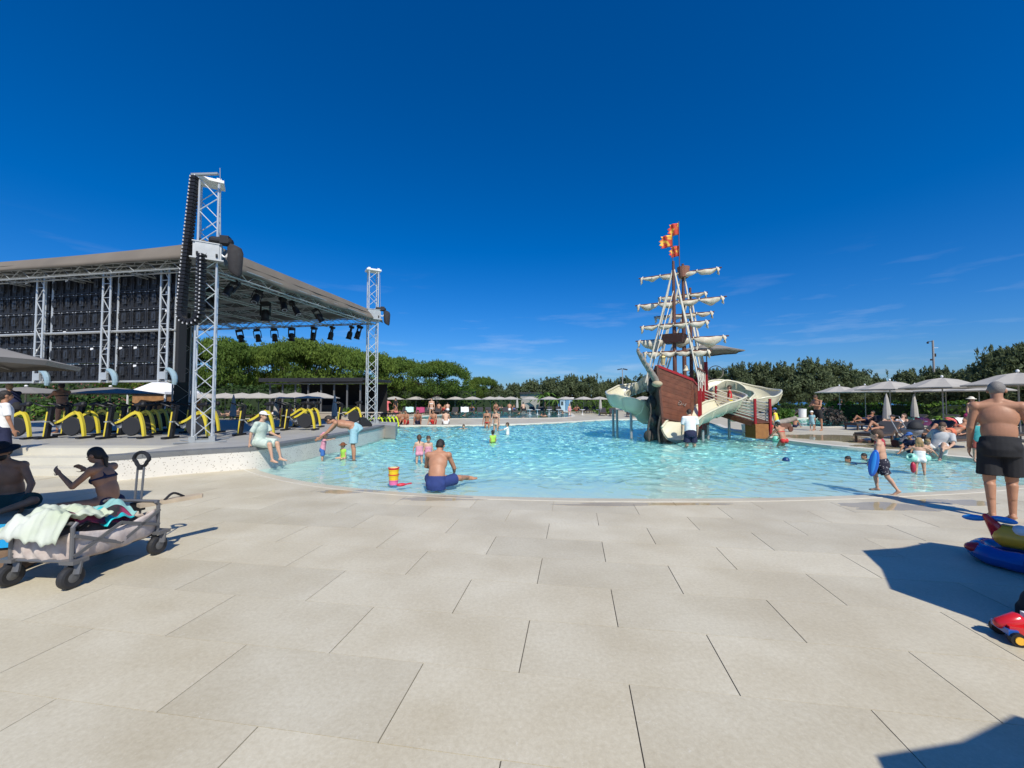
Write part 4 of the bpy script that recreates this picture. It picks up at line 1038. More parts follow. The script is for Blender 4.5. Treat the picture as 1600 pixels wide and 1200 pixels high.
# towels over lounger backs
tw_, usedt = None, []
for i, (px, py, col, lab) in enumerate(((436, 641, (.75, .75, .75), 'white towel thrown over a lounger behind the bikes'), (492, 645, (.65, .68, .72), 'pale towel on a lounger by the low wall'), (640, 641, (.45, .65, .62), 'mint towel on a far lounger below the hedge'), (657, 642, (.35, .05, .12), 'dark red towel on a far lounger below the hedge'), (726, 641, (.7, .7, .68), 'white towel on a far lounger below the hedge'), (1291, 645, (.16, .13, .25), 'purple towel on the lounger by the side pool'), (1430, 662, (.25, .6, .55), 'mint towel over the pram handle'), (1442, 664, (.65, .16, .3), 'pink towel on the lounger behind the pram'), (1498, 664, (.7, .7, .66), 'white green striped towel hung on a lounger'), (1483, 664, (.55, .1, .1), 'red patterned towel on the back lounger'))):
    p = gnd(px, py+9, 0); sc_ = p.y/16
    mb = MB(); W_ = .55; g = []
    for t, (x_, z_) in enumerate(((-.25, .30), (-.18, .52), (-.05, .64), (.1, .66), (.2, .5), (.26, .3))):
        g.append([(x_+.02*math.sin(j*2.1+t), -W_/2+W_*j/6, z_+.02*math.sin(j*1.7+t*1.3)) for j in range(7)])
    g2 = [[(x_*.97, y_, z_-.02) for x_, y_, z_ in row] for row in g]
    mb.sheet(g); mb.sheet([r_[::-1] for r_ in g2])
    o = mb.build('towel', mat('towel_%d' % i, col, .95, var=.12, scale=6), None, p, R(100), True); tag(o, lab, 'towel', 'towels on loungers'); o.scale = (1.0+.3*(sc_ > 2),)*3
# small white side tables
st_ = empty('side_table'); MB().tube([(0, 0, .02), (0, 0, .45)], .03, 6).build('leg', M_white, st_); MB().lathe([(.001, .44), (.24, .45), (.24, .48), (.001, .485)], 14).build('table_top', M_white, st_); MB().lathe([(.16, .0), (.16, .02), (.02, .03)], 12).build('base', M_white, st_)
useds = []
for i, px in enumerate((828, 840, 858, 873, 890, 910, 936)): put(st_, useds, gnd(px, 648.5), 0, f'small white side table, {ORD[i]} from the left along the far pool', 'white side tables', 1.15, cat='table')
for px, py, lab in ((1346, 668, 'round pale table between the side pool and loungers'), (1437, 676, 'small white table beside the pram'), (1450, 672, 'small white table right of the pram'), (1476, 672, 'small white table under the middle right parasol')): put(st_, useds, gnd(px, py), 0, lab, 'white side tables', cat='table')
# ================================================================ pirate ship with slides
M_hull = mat('hull_red_brown', (.165, .055, .027), .55, var=.22, scale=5, bump=.1, bscale=20, rnd=.12)
M_red = mat('red_trim', (.30, .012, .014), .45, var=.1)
M_mast = mat('mast_brown', (.115, .045, .028), .55, var=.2, scale=6)
M_sail = mat('sail_canvas', (.50, .42, .29), .85, col2=(.74, .68, .55), scale=5, bump=.3, bscale=9)
M_rope = mat('cream_rope', (.62, .58, .48), .8, var=.1, scale=30)
M_slide = mat('cream_fibreglass', (.62, .585, .42), .28, coat=.4, var=.05, scale=1.5)
M_grey = mat('weathered_grey_wood', (.25, .22, .19), .8, var=.25, scale=7, bump=.3)
M_rock = mat('dark_rock', (.05, .045, .04), .85, var=.45, scale=4, bump=.5, bscale=5)
S0 = gnd(1043, 690, WATER); S0.z = 0
SA = Vector((.53, .848, 0)); SR = Vector((.848, -.53, 0))
ship = empty('pirate_ship', S0, math.atan2(SR.y, SR.x), 'play pirate ship with furled cream sails standing in the pool', 'ship')
# local frame: x = starboard (SR), y = aft (SA)
stem = lambda z: Vector((-.10-.06*z, -.02-.12*max(0, z), z))
shou = lambda z: 0.66+.05*z
def plankface(p00, p10, p01, p11, n, name_parent, th=.03, m=None):
    """p00-p10 lower edge, p01-p11 upper edge"""
    p00, p10, p01, p11 = map(Vector, (p00, p10, p01, p11)); nr = (p10-p00).cross(p01-p00).normalized()
    for i in range(n):
        t0, t1 = i/n, (i+1)/n
        a, b = p00.lerp(p01, t0+.0012), p10.lerp(p11, t0+.0012); c, d = p10.lerp(p11, t1-.0012), p00.lerp(p01, t1-.0012)
        q = [a, b, c, d]; off = nr*(th+random.uniform(-.003, .003))
        MB().add(q+[p+off for p in q], [(3, 2, 1, 0), (4, 5, 6, 7), (0, 1, 5, 4), (1, 2, 6, 5), (2, 3, 7, 6), (3, 0, 4, 7)]).build('plank', m or M_hull, name_parent)
ZG0, ZG1, ZG2 = 2.86, 2.36, 1.75
core = MB()
def sec(z, k): return [stem(z), Vector((shou(z)*k, .72, z)), Vector((1.0*k, 4.6, z)), Vector((-1.0*k, 4.6, z)), Vector((-shou(z)*k, .72, z))]
lo, hi = sec(-.7, .86), [stem(2.80), Vector((shou(2.3), .72, 2.3)), Vector((1.0, 4.6, 1.5)), Vector((-1.0, 4.6, 1.5)), Vector((-shou(2.3), .72, 2.3))]
hi[1].z = hi[4].z = 2.30
core.add(lo+hi, [(i, (i+1) % 5, 5+(i+1) % 5, 5+i) for i in range(5)])
hullo = core.build('hull', mat('hull_core', (.05, .018, .012), .7), ship)
plankface(lo[0].lerp(hi[0], .2), lo[1].lerp(hi[1], .2), hi[0], hi[1], 13, hullo)
plankface(lo[1].lerp(hi[1], .2), lo[2].lerp(hi[2], .2), hi[1].lerp(hi[1], 1), hi[2], 9, hullo)
plankface(lo[4].lerp(hi[4], .2), lo[0].lerp(hi[0], .2), hi[4], hi[0], 13, hullo, m=mat('hull_port_shaded', (.085, .05, .035), .7, var=.3, scale=4))  # port bow planks: the shade on this side is put into a darker colour
plankface(lo[3].lerp(hi[3], .2), lo[4].lerp(hi[4], .2), hi[3], hi[4], 8, hullo)
# deck inside
MB().add([hi[0]-Vector((0, 0, .75)), hi[1]-Vector((0, 0, .35)), (1.0, 4.6, 1.3), (-1.0, 4.6, 1.3), hi[4]-Vector((0, 0, .35))], [(0, 1, 2, 3, 4)]).build('deck', M_mast, ship)
for a, b in ((0, 1), (1, 2), (2, 3), (3, 4), (4, 0)): MB().bar(hi[a]+Vector((0, 0, .03)), hi[b]+Vector((0, 0, .03)), .12, .09).build('gunwale', M_red, ship)
MB().bar(lo[0].lerp(hi[0], .45)+Vector((.02, -.05, 0)), lo[1].lerp(hi[1], .45)+Vector((.03, -.04, 0)), .05, .06).build('rubbing_strake', M_mast, ship)
MB().tube([stem(-.6)+Vector((0, -.02, 0)), stem(1.2)+Vector((0, -.03, 0)), stem(2.85)+Vector((0, -.02, 0))], .07, 6).build('stem_post', M_mast, ship)
# carved mark on the bow panel: a small swirl
sw = []
for i in range(20):
    a = i*.42; r_ = .012+.0055*i; sw.append(Vector((r_*math.cos(a), 0, r_*.8*math.sin(a))))
fc = hi[0].lerp(hi[1], .62).lerp(lo[0].lerp(lo[1], .62), .34); nrm_f = (hi[1]-hi[0]).cross(Vector((0, 0, 1))).normalized(); nrm_f = nrm_f if nrm_f.y < 0 else -nrm_f
ex = (hi[1]-hi[0]); ex.z = 0; ex.normalize()
MB().tube([fc+nrm_f*.05+ex*p.x+Vector((0, 0, p.z)) for p in sw], .012, 5).tube([fc+nrm_f*.05+ex*(.14+.16*i/6)+Vector((0, 0, -.06+.05*math.sin(i*1.3))) for i in range(7)], .012, 5).build('carved_mark', mat('mark_grey', (.30, .24, .2), .6), ship)
# bulwark fence on the waist (posts and rails), starboard and port
for s_ in (-1, 1):
    for k in range(7): MB().tube([(s_*.98, 1.1+.5*k, 1.9), (s_*.98, 1.1+.5*k, 2.75)], .025, 6).build('rail_post', M_rope, ship)
    MB().bar((s_*.98, 1.0, 2.78), (s_*.98, 4.2, 2.72), .07, .06).build('hand_rail', M_hull, ship)
for x_, y_, z0, z1 in ((1.0, 2.2, .5, 2.3), (1.02, 3.2, .6, 3.2), (1.0, 1.25, .4, 2.0), (.5, 4.5, .8, 2.9)): MB().box((x_, y_, (z0+z1)/2), (.13, .13, z1-z0)).build('red_post', M_red, ship)
# aft cabin block
MB().box((.55, 3.9, 2.05), (.8, .9, .75)).build('aft_cabin', M_hull, ship); MB().box((.55, 3.9, 2.46), (.95, 1.0, .06)).build('aft_cabin_top', M_red, ship)
wheel = MB()
for i in range(24):
    a, b = 2*math.pi*i/24, 2*math.pi*(i+1)/24
    wheel.tube([(1.35+.30*math.cos(a), 3.7, 2.75+.30*math.sin(a)), (1.35+.30*math.cos(b), 3.7, 2.75+.30*math.sin(b))], .018, 5, cap=False)
wheel.build('rope_hoop', M_grey, ship)
# masts
MX = [(.10, 1.15, 7.25, .085), (.30, 2.2, 7.4, .09), (.42, 3.3, 6.6, .085)]
for x_, y_, h, r_ in MX: MB().tube([(x_, y_, 1.2), (x_, y_, h*.6), (x_, y_, h)], [r_, r_*.9, r_*.6], 10).build('mast', M_mast, ship)
# flag poles and tattered flags
M_flag = mat('flag_red_gold', (.60, .055, .03), .75, col2=(.85, .50, .06), scale=4.5, lo=.52, hi=.60)
def flag(x, y, z0, z1, w, h):
    pole = MB().tube([(x, y, z0), (x, y, z1+.06)], .016, 6).build('flag_pole', M_mast, ship)
    g = []
    for i in range(15):
        t = i/14; row = []
        for j in range(9):
            v = j/8; ww = .05*math.sin(t*9+v*2)*t
            tear = (.06*math.sin(j*2.7)+.05*math.sin(j*5.1)) if i == 14 else 0
            row.append((x-t*(w+tear), y+ww, z1-v*h*(1-.06*t)+.05*t*math.sin(v*5+1)-.03*t))
        g.append(row)
    f_ = MB().sheet(g); mb = f_.build('flag', M_flag, pole, smooth=True); so_ = mb.modifiers.new('t', 'SOLIDIFY'); so_.thickness = .006
flag(.16, 2.2, 7.2, at(1063, 347, 17.3).z, .40, .52)
flag(.08, 1.15, 7.1, at(1055, 366, 16.5).z, .46, .50)
flag(.16, 2.25, 7.0, at(1063, 382, 17.3).z, .36, .46)
# crow's nest, fighting top
MB().lathe([(.14, 6.72), (.21, 6.76), (.26, 7.2), (.23, 7.2), (.16, 6.85)], 16, (.32, 2.2, .05), cap=False).build('crows_nest', mat('nest_clay', (.26, .11, .07), .7, var=.15), ship)
MB().add([(-.42, .85, 4.22), (.48, .85, 4.22), (.55, 1.65, 4.22), (-.48, 1.65, 4.22), (-.26, .95, 3.86), (.42, .95, 3.86), (.42, 1.5, 3.86), (-.26, 1.5, 3.86)], [(0, 1, 2, 3), (7, 6, 5, 4), (4, 5, 1, 0), (5, 6, 2, 1), (6, 7, 3, 2), (7, 4, 0, 3)]).build('mast_platform', mat('platform_dark', (.055, .016, .012), .6), ship)
# yards with furled sails
def yard(mi, pl, pr_, ncell, fat):
    x0, y0, h, r_ = MX[mi]; c = S0+SR*x0+SA*y0
    # find the half lengths whose ends fall on the photo columns
    def end(px):
        u = (px-800)/F_PX; return (u*c.y-c.x)/(SR.x-u*SR.y)
    ll, lr = end(pl[0]), end(pr_[0])
    zl = CAM_H+(HOR-pl[1])/F_PX*(c.y+SR.y*ll); zr = CAM_H+(HOR-pr_[1])/F_PX*(c.y+SR.y*lr); z = (zl+zr)/2; dz = (zr-zl)/2*.75
    a, b = Vector((x0+ll, y0-.10, z-dz)), Vector((x0+lr, y0-.10, z+dz))
    yo = MB().tube([a, a.lerp(b, .5), b], [.028, .05, .028], 8).build('yard', M_mast, ship)
    L = (b-a).length; e = .055
    cuts = [e+(1-2*e)*k/ncell for k in range(ncell+1)]
    rr_ = random.Random(mi*31+int(pl[1]))
    for k in range(ncell):
        n = 14; g = []; fk = fat*rr_.uniform(.8, 1.25); ph = rr_.uniform(0, 6)
        for i in range(n+1):
            t = i/n; p = a.lerp(b, cuts[k]+(cuts[k+1]-cuts[k])*t); bul = math.sin(math.pi*t)**.75
            rz_ = .022+fk*.8*bul; ry = .03+fk*.42*bul
            ring = []
            for j in range(11):
                th = 2*math.pi*j/10
                wr = 1+.20*math.sin(th*3+ph+t*6)+.13*math.sin(th*5-t*11+ph)
                ring.append(p+Vector((0, math.cos(th)*ry*wr, -rz_*.95+math.sin(th)*rz_*(wr if math.sin(th) < 0 else 1)-.012*math.sin(t*12+ph))))
            g.append(ring)
        MB().sheet(g).build('furled_sail', M_sail, yo, smooth=True)
    for k, c_ in enumerate(cuts):
        p = a.lerp(b, c_); MB().tube([p+Vector((0, .0, .05)), p+Vector((0, -.05, -.03)), p+Vector((0, 0, -.09))], .022, 6).build('sail_tie', M_rope, yo)
    for p, d in ((a.lerp(b, .045), -1), (a.lerp(b, .955), 1)):
        MB().tube([p, p+Vector((d*.03, -.04, -.10)), p+Vector((d*.01, -.03, -.22)), p+Vector((d*.05, -.02, -.30))], [.05, .07, .055, .02], 7).build('sail_tail', M_sail, yo, smooth=True)
yard(1, (1001, 434), (1132, 417), 4, .115)
yard(1, (995, 477), (1139, 463), 4, .14)
yard(2, (1031, 465), (1109, 456), 3, .085)
yard(2, (1024, 495), (1119, 487), 4, .10)
yard(0, (1002, 511), (1112, 501), 4, .11)
yard(1, (995, 533), (1141, 525), 3, .21)
yard(0, (1006, 551), (1114, 548), 4, .12)
# shrouds and ratlines
def rope(a, b, r=.022, name='shroud'): return MB().tube([a, b], r, 6).build(name, M_rope, ship)
for s_ in (-1, 1):
    for mi, ys in ((0, (.9, 1.5)), (1, (2.1, 2.6)), (2, (3.2, 3.9))):
        x0, y0, h, r_ = MX[mi]; tops = Vector((x0+.03*s_, y0, h-.35))
        ends = [Vector((s_*1.02, y_, 2.25-.1*mi)) for y_ in ys]
        for e_ in ends: rope(tops, e_, .034)
        if s_ == 1:
            for k in range(9):
                t = .50+.05*k; rope(tops.lerp(ends[0], t), tops.lerp(ends[1], t), .012, 'ratline')
rope((-.3, -.5, 3.1), (.1, 1.1, 6.0), .016, 'stay')
# bowsprit carved figure reaching up to the left
bp = [at(1026, 596, S0.y-.1), at(1016, 580, S0.y-.3), at(1005, 564, S0.y-.5), at(997, 549, S0.y-.65), at(998, 545, S0.y-.65)]
inv = (Matrix.Translation(S0)@Matrix.Rotation(math.atan2(SR.y, SR.x), 4, 'Z')).inverted()
bl_ = [inv@p for p in bp]
bs = MB().tube(catmull(bl_, 6), [.13-.075*min(1, i/20) for i in range(25)], 10).build('bowsprit', M_grey, ship, smooth=True)
for k in range(4): MB().ell(bl_[1].lerp(bl_[3], k/4)+Vector((.05, -.1, .02)), (.07-.01*k, .07, .10)).build('carving', M_grey, bs, smooth=True)
MB().ell(bl_[0]+Vector((.05, -.15, -.1)), (.2, .16, .12)).build('figure_hat', mat('hat_tan', (.42, .34, .22), .8), bs, smooth=True)
# lanterns and bell
def lantern(p, s, m):
    o = MB().lathe([(.02, .30), (.05, .27), (.13, .18), (.14, .16)], 8, p).build('lantern', m, ship)
    MB().lathe([(.10*s, .15), (.07*s, -.12), (.09*s, -.14)], 8, p).build('lantern_glass', mat('lantern_amber', (.45, .36, .18), .3), o)
    MB().tube([Vector(p)+Vector((0, 0, -.5)), Vector(p)+Vector((0, 0, -.13))], .02, 6).build('lantern_post', m, o)
lantern(tuple(inv@at(1036, 565, S0.y)), 1.0, mat('brass', (.38, .30, .14), .4, metal=.6))
MB().lathe([(.02, .17), (.07, .15), (.09, .02), (.14, -.06), (.13, -.08)], 12, tuple(inv@at(1072, 577, S0.y+1.2))).build('bell', mat('bell_cream', (.66, .58, .42), .4), ship)
# rock and driftwood under the port bow
rk = MB()
for i in range(26):
    rr_ = random.Random(i); z = -.5+2.7*rr_.random()
    rk.ell((-.42-.30*rr_.random()*(1.15-z*.25), .05+.75*rr_.random(), z), (.13+.10*rr_.random(), .16, .22+.16*rr_.random()), n=8, k=6)
rko = link('rock_column', remeshed(rk, .05, M_rock, 'rock_column', 1), ship)
for k in (0, 3):
    a_ = Vector((-.62+.13*k, -.12-.05*(k % 2), -.4)); MB().tube(catmull([a_, a_+Vector((-.06, -.05, .8)), a_+Vector((.04, .0, 1.5)), a_+Vector((-.05+.03*k, .05, 2.1))], 5), [.045-.0015*i for i in range(16)], 7).build('driftwood', mat('driftwood_dark', (.07, .06, .05), .85, var=.3), ship)
# ---------------------------------------------------------------- slides (U channels swept along a path)
def slide(pts, w, label, supports):
    P = catmull([at(*p) for p in pts], 8); root = empty('water_slide', (P[-1].x, P[-1].y, 0), 0, label, 'slide', 'cream slides of the pirate ship'); o0 = Vector((P[-1].x, P[-1].y, 0))
    n = len(P); inn, outr = [], []
    for i, p in enumerate(P):
        d = P[min(i+1, n-1)]-P[max(i-1, 0)]; d.z = 0; d.normalize(); sd = Vector((d.y, -d.x, 0)); p = p-o0
        curv = 0
        if 0 < i < n-1:
            d1 = (P[i]-P[i-1]); d2 = (P[i+1]-P[i]); curv = max(-1, min(1, (d1.x*d2.y-d1.y*d2.x)/(d1.length*d2.length+1e-6)*4))
        row, row2 = [], []
        for j in range(11):
            a = math.pi*(j/10); s_ = -math.cos(a); prof = abs(s_)**3.6
            hgt = .44*prof+(curv*.13*s_)
            row.append(p+sd*s_*w+Vector((0, 0, hgt-.02)))
            row2.append(p+sd*s_*(w+.035)+Vector((0, 0, hgt-.085 if abs(s_) < .95 else hgt-.06)))
        inn.append(row); outr.append(row2)
    MB().sheet(inn).build('trough', M_slide, root, smooth=True)
    MB().sheet([r_[::-1] for r_ in outr]).build('underside', M_slide, root, smooth=True)
    for k in (0, 10):
        MB().tube([r_[k]+Vector((0, 0, -.005)) for r_ in inn], .045, 8).build('lip', M_slide, root, smooth=True)
    for k in range(4, n-2, 6):
        MB().tube([q+Vector((0, 0, -.012)) for q in outr[k]], .028, 5).build('joint_flange', M_slide, root)
    for px, py0, Y in supports:
        t = at(px, py0, Y); MB().tube([(t.x-o0.x, t.y-o0.y, -.5), (t.x-o0.x, t.y-o0.y, t.z)], .055, 8).build('support_post', M_alud, root)
    # mouth ring
    return root
slide([(1080, 632, 18.4), (1104, 627, 18.4), (1130, 628, 17.8), (1141, 637, 16.9), (1122, 645, 16.2), (1094, 656, 15.7), (1070, 670, 15.2), (1056, 687, 14.9)], .60, 'front cream slide curling round to the man in the white shirt', ((1098, 672, 15.9), (1139, 650, 17.0), (1106, 664, 16.6)))
slide([(1098, 622, 20.2), (1122, 608, 20.4), (1150, 610, 20.2), (1180, 621, 19.6), (1200, 627, 18.6), (1188, 638, 17.9), (1165, 646, 18.1), (1148, 656, 18.6)], .52, 'upper right cream slide behind the rope bridge', ((1164, 615, 20.0), (1197, 640, 18.4)))
slide([(1022, 602, 18.0), (1000, 611, 18.5), (975, 620, 18.6), (962, 629, 17.8), (972, 637, 16.9), (995, 645, 16.8), (1010, 660, 17.4)], .40, 'left cream slide on the far side of the bow', ((964, 640, 17.8), (986, 646, 16.9), (958, 640, 18.2)))
# ---------------------------------------------------------------- rope bridge
rb_a, rb_b = at(1108, 636, 18.0), at(1192, 661, 15.9)
br = empty('rope_bridge', (rb_b.x, rb_b.y, 0), 0, 'sloping timber and rope gangway from the ship to the wet deck', 'bridge')
o0 = Vector((rb_b.x, rb_b.y, 0)); d = (rb_b-rb_a); dn = Vector((d.x, d.y, 0)).normalized(); sd = Vector((dn.y, -dn.x, 0))
nplk = 14
for k in range(nplk):
    p = rb_a.lerp(rb_b, (k+.5)/nplk)-o0; MB().box(p, (d.length/nplk*.9, .9, .05), rz=math.atan2(dn.y, dn.x)).build('deck_plank', M_mast, br)
for s_ in (-1, 1):
    MB().bar(rb_a-o0+sd*s_*.48+Vector((0, 0, -.06)), rb_b-o0+sd*s_*.48+Vector((0, 0, -.06)), .07, .18).build('side_beam', M_hull, br)
    for k in range(6):
        z = .12+.13*k
        MB().tube([rb_a.lerp(rb_b, t)-o0+sd*s_*.48+Vector((0, 0, z-.10*math.sin(math.pi*t)*(k/6))) for t in (0, .25, .5, .75, 1)], .034, 6).build('side_rope', M_rope, br)
    for t in (0, 1): MB().tube([rb_a.lerp(rb_b, t)-o0+sd*s_*.48+Vector((0, 0, -.5)), rb_a.lerp(rb_b, t)-o0+sd*s_*.48+Vector((0, 0, .95))], .055, 8).build('red_post', M_red, br)
MB().box(rb_b-o0+Vector((-.25, .0, -.30)), (.5, .7, .55)).build('timber_step', mat('orange_plank', (.30, .12, .03), .6, var=.15), br)
# grey shade parasol on the ship
o = put(p2, used2, S0+SR*1.0+SA*3.7+Vector((0, 0, 1.75)), R(10), 'small taupe parasol rising behind the ship masts', 'taupe parasols on the left', .98, cat='parasol')
# cannon on the wet deck
cn = empty('toy_cannon', gnd(1222, 674), R(12), 'weathered brown wooden cannon on the wet deck', 'cannon')
MB().tube([(-.55, 0, .32), (-.3, 0, .38), (.35, 0, .52), (.75, 0, .62), (.78, 0, .625)], [.13, .16, .13, .10, .13], 12).build('barrel', M_grey, cn, smooth=True)
MB().box((-.1, .17, .26), (.9, .07, .28)).box((-.1, -.17, .26), (.9, .07, .28)).box((-.15, 0, .2), (.8, .3, .07)).build('carriage', mat('cannon_brown', (.14, .07, .045), .7, var=.3), cn)
for x_ in (-.42, .25):
    for s_ in (-1, 1): MB().tube([(x_, s_*.21, .13), (x_, s_*.27, .13)], .13, 14).build('wheel', M_mast, cn)
bi = empty('white_bin', gnd(1254, 652), 0, 'white cylindrical bin by the small side pool', 'bin'); MB().lathe([(.28, 0), (.30, .7), (.27, .7), (.25, .1)], 18).build('body', M_white, bi); MB().lathe([(.31, .68), (.31, .73), (.001, .74)], 18).build('rim', M_white, bi)
bi = empty('white_bucket', gnd(1168, 676), 0, 'short white tub under the rope gangway', 'tub'); MB().lathe([(.22, 0), (.25, .36), (.22, .36), (.20, .05)], 16).build('body', M_white, bi); MB().lathe([(.26, .34), (.26, .38), (.24, .38)], 16).build('rim', M_white, bi)
# ================================================================ people
SKIN = {'tan': mat('skin_tan', (.37, .185, .108), .5, var=.10, scale=11, bump=.06, bscale=90, spec=.35), 'fair': mat('skin_fair', (.52, .315, .215), .5, var=.09, scale=11, bump=.06, bscale=90, spec=.35), 'red': mat('skin_sunburnt', (.41, .205, .122), .5, var=.13, scale=8, bump=.06, bscale=90, spec=.35), 'deep': mat('skin_deep_tan', (.30, .14, .08), .5, var=.08, scale=9, spec=.35)}
HAIRC = {'dark': mat('hair_dark', (.018, .013, .010), .55, bump=.5, bscale=120), 'brown': mat('hair_brown', (.07, .04, .022), .6, bump=.5, bscale=120), 'blond': mat('hair_blond', (.32, .21, .09), .6, bump=.5, bscale=120), 'grey': mat('hair_grey', (.20, .185, .17), .6, bump=.5, bscale=120)}
M_eye = mat('eye_dark', (.02, .015, .012), .2)
def cloth(name, col, **k): return mat('cloth_'+name, col, .85, var=k.get('var', .08), scale=k.get('scale', 12), col2=k.get('col2'), lo=k.get('lo', .3), hi=k.get('hi', .7), bump=.15, bscale=25)
def V3(t): return Vector(t).normalized()
STAND = dict(thigh_r=(.06, .02, -1), shin_r=(.02, -.05, -1), uarm_r=(.22, -.05, -1), farm_r=(.12, .2, -1))
class PB(MB):
    NE, KE, NC = 12, 8, 10
    def ell(s, c, r, M=None, n=None, k=None, half=None): return MB.ell(s, c, r, M, n or s.NE, k or s.KE, half)
    def caps(s, a, b, r0, r1, n=None, flat=1.0, ref=None): return MB.caps(s, a, b, r0, r1, n or s.NC, flat, ref)
def person(label, loc, rz, H, pose=None, skin='tan', hair='dark', style='short', wear=(), vox=.014, kid=0.0, bw=1.0, fingers=False, ground=True, group=None, hat=None, zoff=0.0, seat=False, beard=False):
    p = dict(STAND); p.update(pose or {})
    for k in ('thigh', 'shin', 'uarm', 'farm'):
        r = p[k+'_r']
        if k+'_l' not in p: p[k+'_l'] = (-r[0], r[1], r[2])
    p.setdefault('foot_r', (.12, 1, -.12)); p.setdefault('foot_l', (-.12, 1, -.12))
    lean, twist, side = p.get('lean', 0), p.get('twist', 0), p.get('side', 0)
    Rp = Matrix.Rotation(R(-p.get('plean', lean*.6)), 3, 'X')
    Rt = Matrix.Rotation(R(twist), 3, 'Z')@Matrix.Rotation(R(side), 3, 'Y')@Matrix.Rotation(R(-lean), 3, 'X')
    Rh = Matrix.Rotation(R(twist+p.get('turn', 0)), 3, 'Z')@Matrix.Rotation(R(-p.get('nod', lean*.4)), 3, 'X')
    LT, LS = (.245-.035*kid)*H, (.246-.045*kid)*H; hs = 1+.42*kid; g = bw*(1+.10*kid)
    Pv = Vector((0, 0, 0)); h = H
    sp1 = Pv+Rp@Vector((0, 0, .09*h)); neck = sp1+Rt@Vector((0, 0, .225*h)); chest = sp1+Rt@Vector((0, .004*h, .115*h)); mid = sp1+Rt@Vector((0, 0, .015*h))
    head = neck+Rh@Vector((0, .012*h, .095*h*(1+.25*kid)))
    J = {}
    for s_, c in ((1, 'r'), (-1, 'l')):
        hip = Pv+Rp@Vector((s_*.053*h*g**.5, 0, -.005*h)); kn = hip+V3(p['thigh_'+c])*LT; an = kn+V3(p['shin_'+c])*LS
        sh = sp1+Rt@Vector((s_*.105*h*(.5+.5*g)*(1-.12*kid), -.004*h, .195*h)); el = sh+V3(p['uarm_'+c])*.165*h*(1-.08*kid); wr = el+V3(p['farm_'+c])*.15*h*(1-.08*kid)
        J[c] = dict(hip=hip, kn=kn, an=an, ft=V3(p['foot_'+c]), sh=sh, el=el, wr=wr, s=s_)
    lowest = min([j['an'].z-.036*h for j in J.values()]+[Pv.z-.075*h]+[j['kn'].z-.036*h for j in J.values()])
    if seat: sft = Vector((0, 0, .075*h))
    elif ground: sft = Vector((0, 0, -lowest))
    else: sft = Vector((0, 0, 0))
    sft.z += zoff
    for j in J.values():
        for k in ('hip', 'kn', 'an', 'sh', 'el', 'wr'): j[k] = j[k]+sft
    Pv, sp1, neck, chest, mid, head = [q+sft for q in (Pv, sp1, neck, chest, mid, head)]
    PB.NE, PB.KE, PB.NC = (28, 18, 20) if vox < .013 else (14, 9, 10); b = PB()
    def torso(b, k, parts='pamc', add=0.0):
        if 'p' in parts: b.ell(Pv+Rp@Vector((0, 0, .018*h)), (.092*h*g*k+add, .066*h*g*k+add, .078*h*k+add), Rp)
        if 'a' in parts: b.ell(mid, (.086*h*g*k+add, .062*h*g*k+add, .135*h*k), Rt)
        if 'c' in parts: b.ell(chest, (.100*h*(.4+.6*g)*k+add, .066*h*(.5+.5*g)*k+add, .108*h*k), Rt)
    def glutes(b, k, add=0.0):
        for j in J.values(): b.ell(j['hip']+Rp@Vector((0, -.030*h, -.006*h)), (.050*h*g*k+add, .050*h*g*k+add, .055*h*k+add))
    torso(b, 1); glutes(b, 1)
    b.caps(J['l']['sh']*.93+J['r']['sh']*.07, J['r']['sh']*.93+J['l']['sh']*.07, .036*h*g**.5, .036*h*g**.5)
    b.caps(sp1+Rt@Vector((0, 0, .19*h)), head+Rh@Vector((0, -.012*h, -.03*h)), .036*h*g**.5, .031*h*hs**.5)
    for j in J.values():
        b.caps(neck+(head-neck)*.18, j['sh']*.8+neck*.2, .026*h, .027*h*g**.5)
        b.ell(j['sh'], (.036*h*g**.5,)*3); b.caps(j['sh'], j['el'], .030*h*g**.6, .0235*h*g**.5); b.caps(j['el'], j['wr'], .0245*h*g**.5, .0150*h*g**.3)
        b.caps(j['hip'], j['kn'], .051*h*g**.8, .0335*h*g**.5)
        b.caps(j['kn'], j['an'], .032*h*g**.5, .0195*h*g**.3)
        cd = (j['an']-j['kn']); bk_ = Vector((0, -1, 0)) if abs(cd.normalized().y) < .8 else Vector((0, 0, -1))
        b.caps(j['kn']+cd*.18+bk_*.010*h, j['kn']+cd*.52+bk_*.007*h, .032*h*g**.5, .024*h*g**.5)
        ft = j['ft']; hl = j['an']-ft*.022*h+Vector((0, 0, -.018*h)); toe = j['an']+ft*.098*h+Vector((0, 0, -.022*h))
        b.caps(hl, toe, .019*h, .016*h); b.caps(j['an'], j['an']+ft*.055*h+Vector((0, 0, -.016*h)), .020*h, .019*h)
        sdv = ft.cross(Vector((0, 0, 1)))
        if sdv.length > .1:
            sdv.normalize(); b.caps(j['an']+ft*.05*h-sdv*.012*h+Vector((0, 0, -.024*h)), toe-sdv*.014*h-ft*.01*h, .013*h, .012*h); b.caps(j['an']+ft*.05*h+sdv*.012*h+Vector((0, 0, -.024*h)), toe+sdv*.014*h-ft*.015*h, .013*h, .011*h)
        # hand
        fd = (j['wr']-j['el']).normalized(); fd = V3(p.get('hand_'+('r' if j['s'] > 0 else 'l'), tuple(fd)))
        inw = Vector((-j['s'], .0, 0)); inw = (inw-fd*inw.dot(fd))
        inw = inw.normalized() if inw.length > .1 else fd.orthogonal().normalized()
        acr = fd.cross(inw)
        pc = j['wr']+fd*.026*h
        Mh = Matrix((acr, fd, inw)).transposed()
        b.ell(pc, (.023*h, .030*h, .0105*h), Mh)
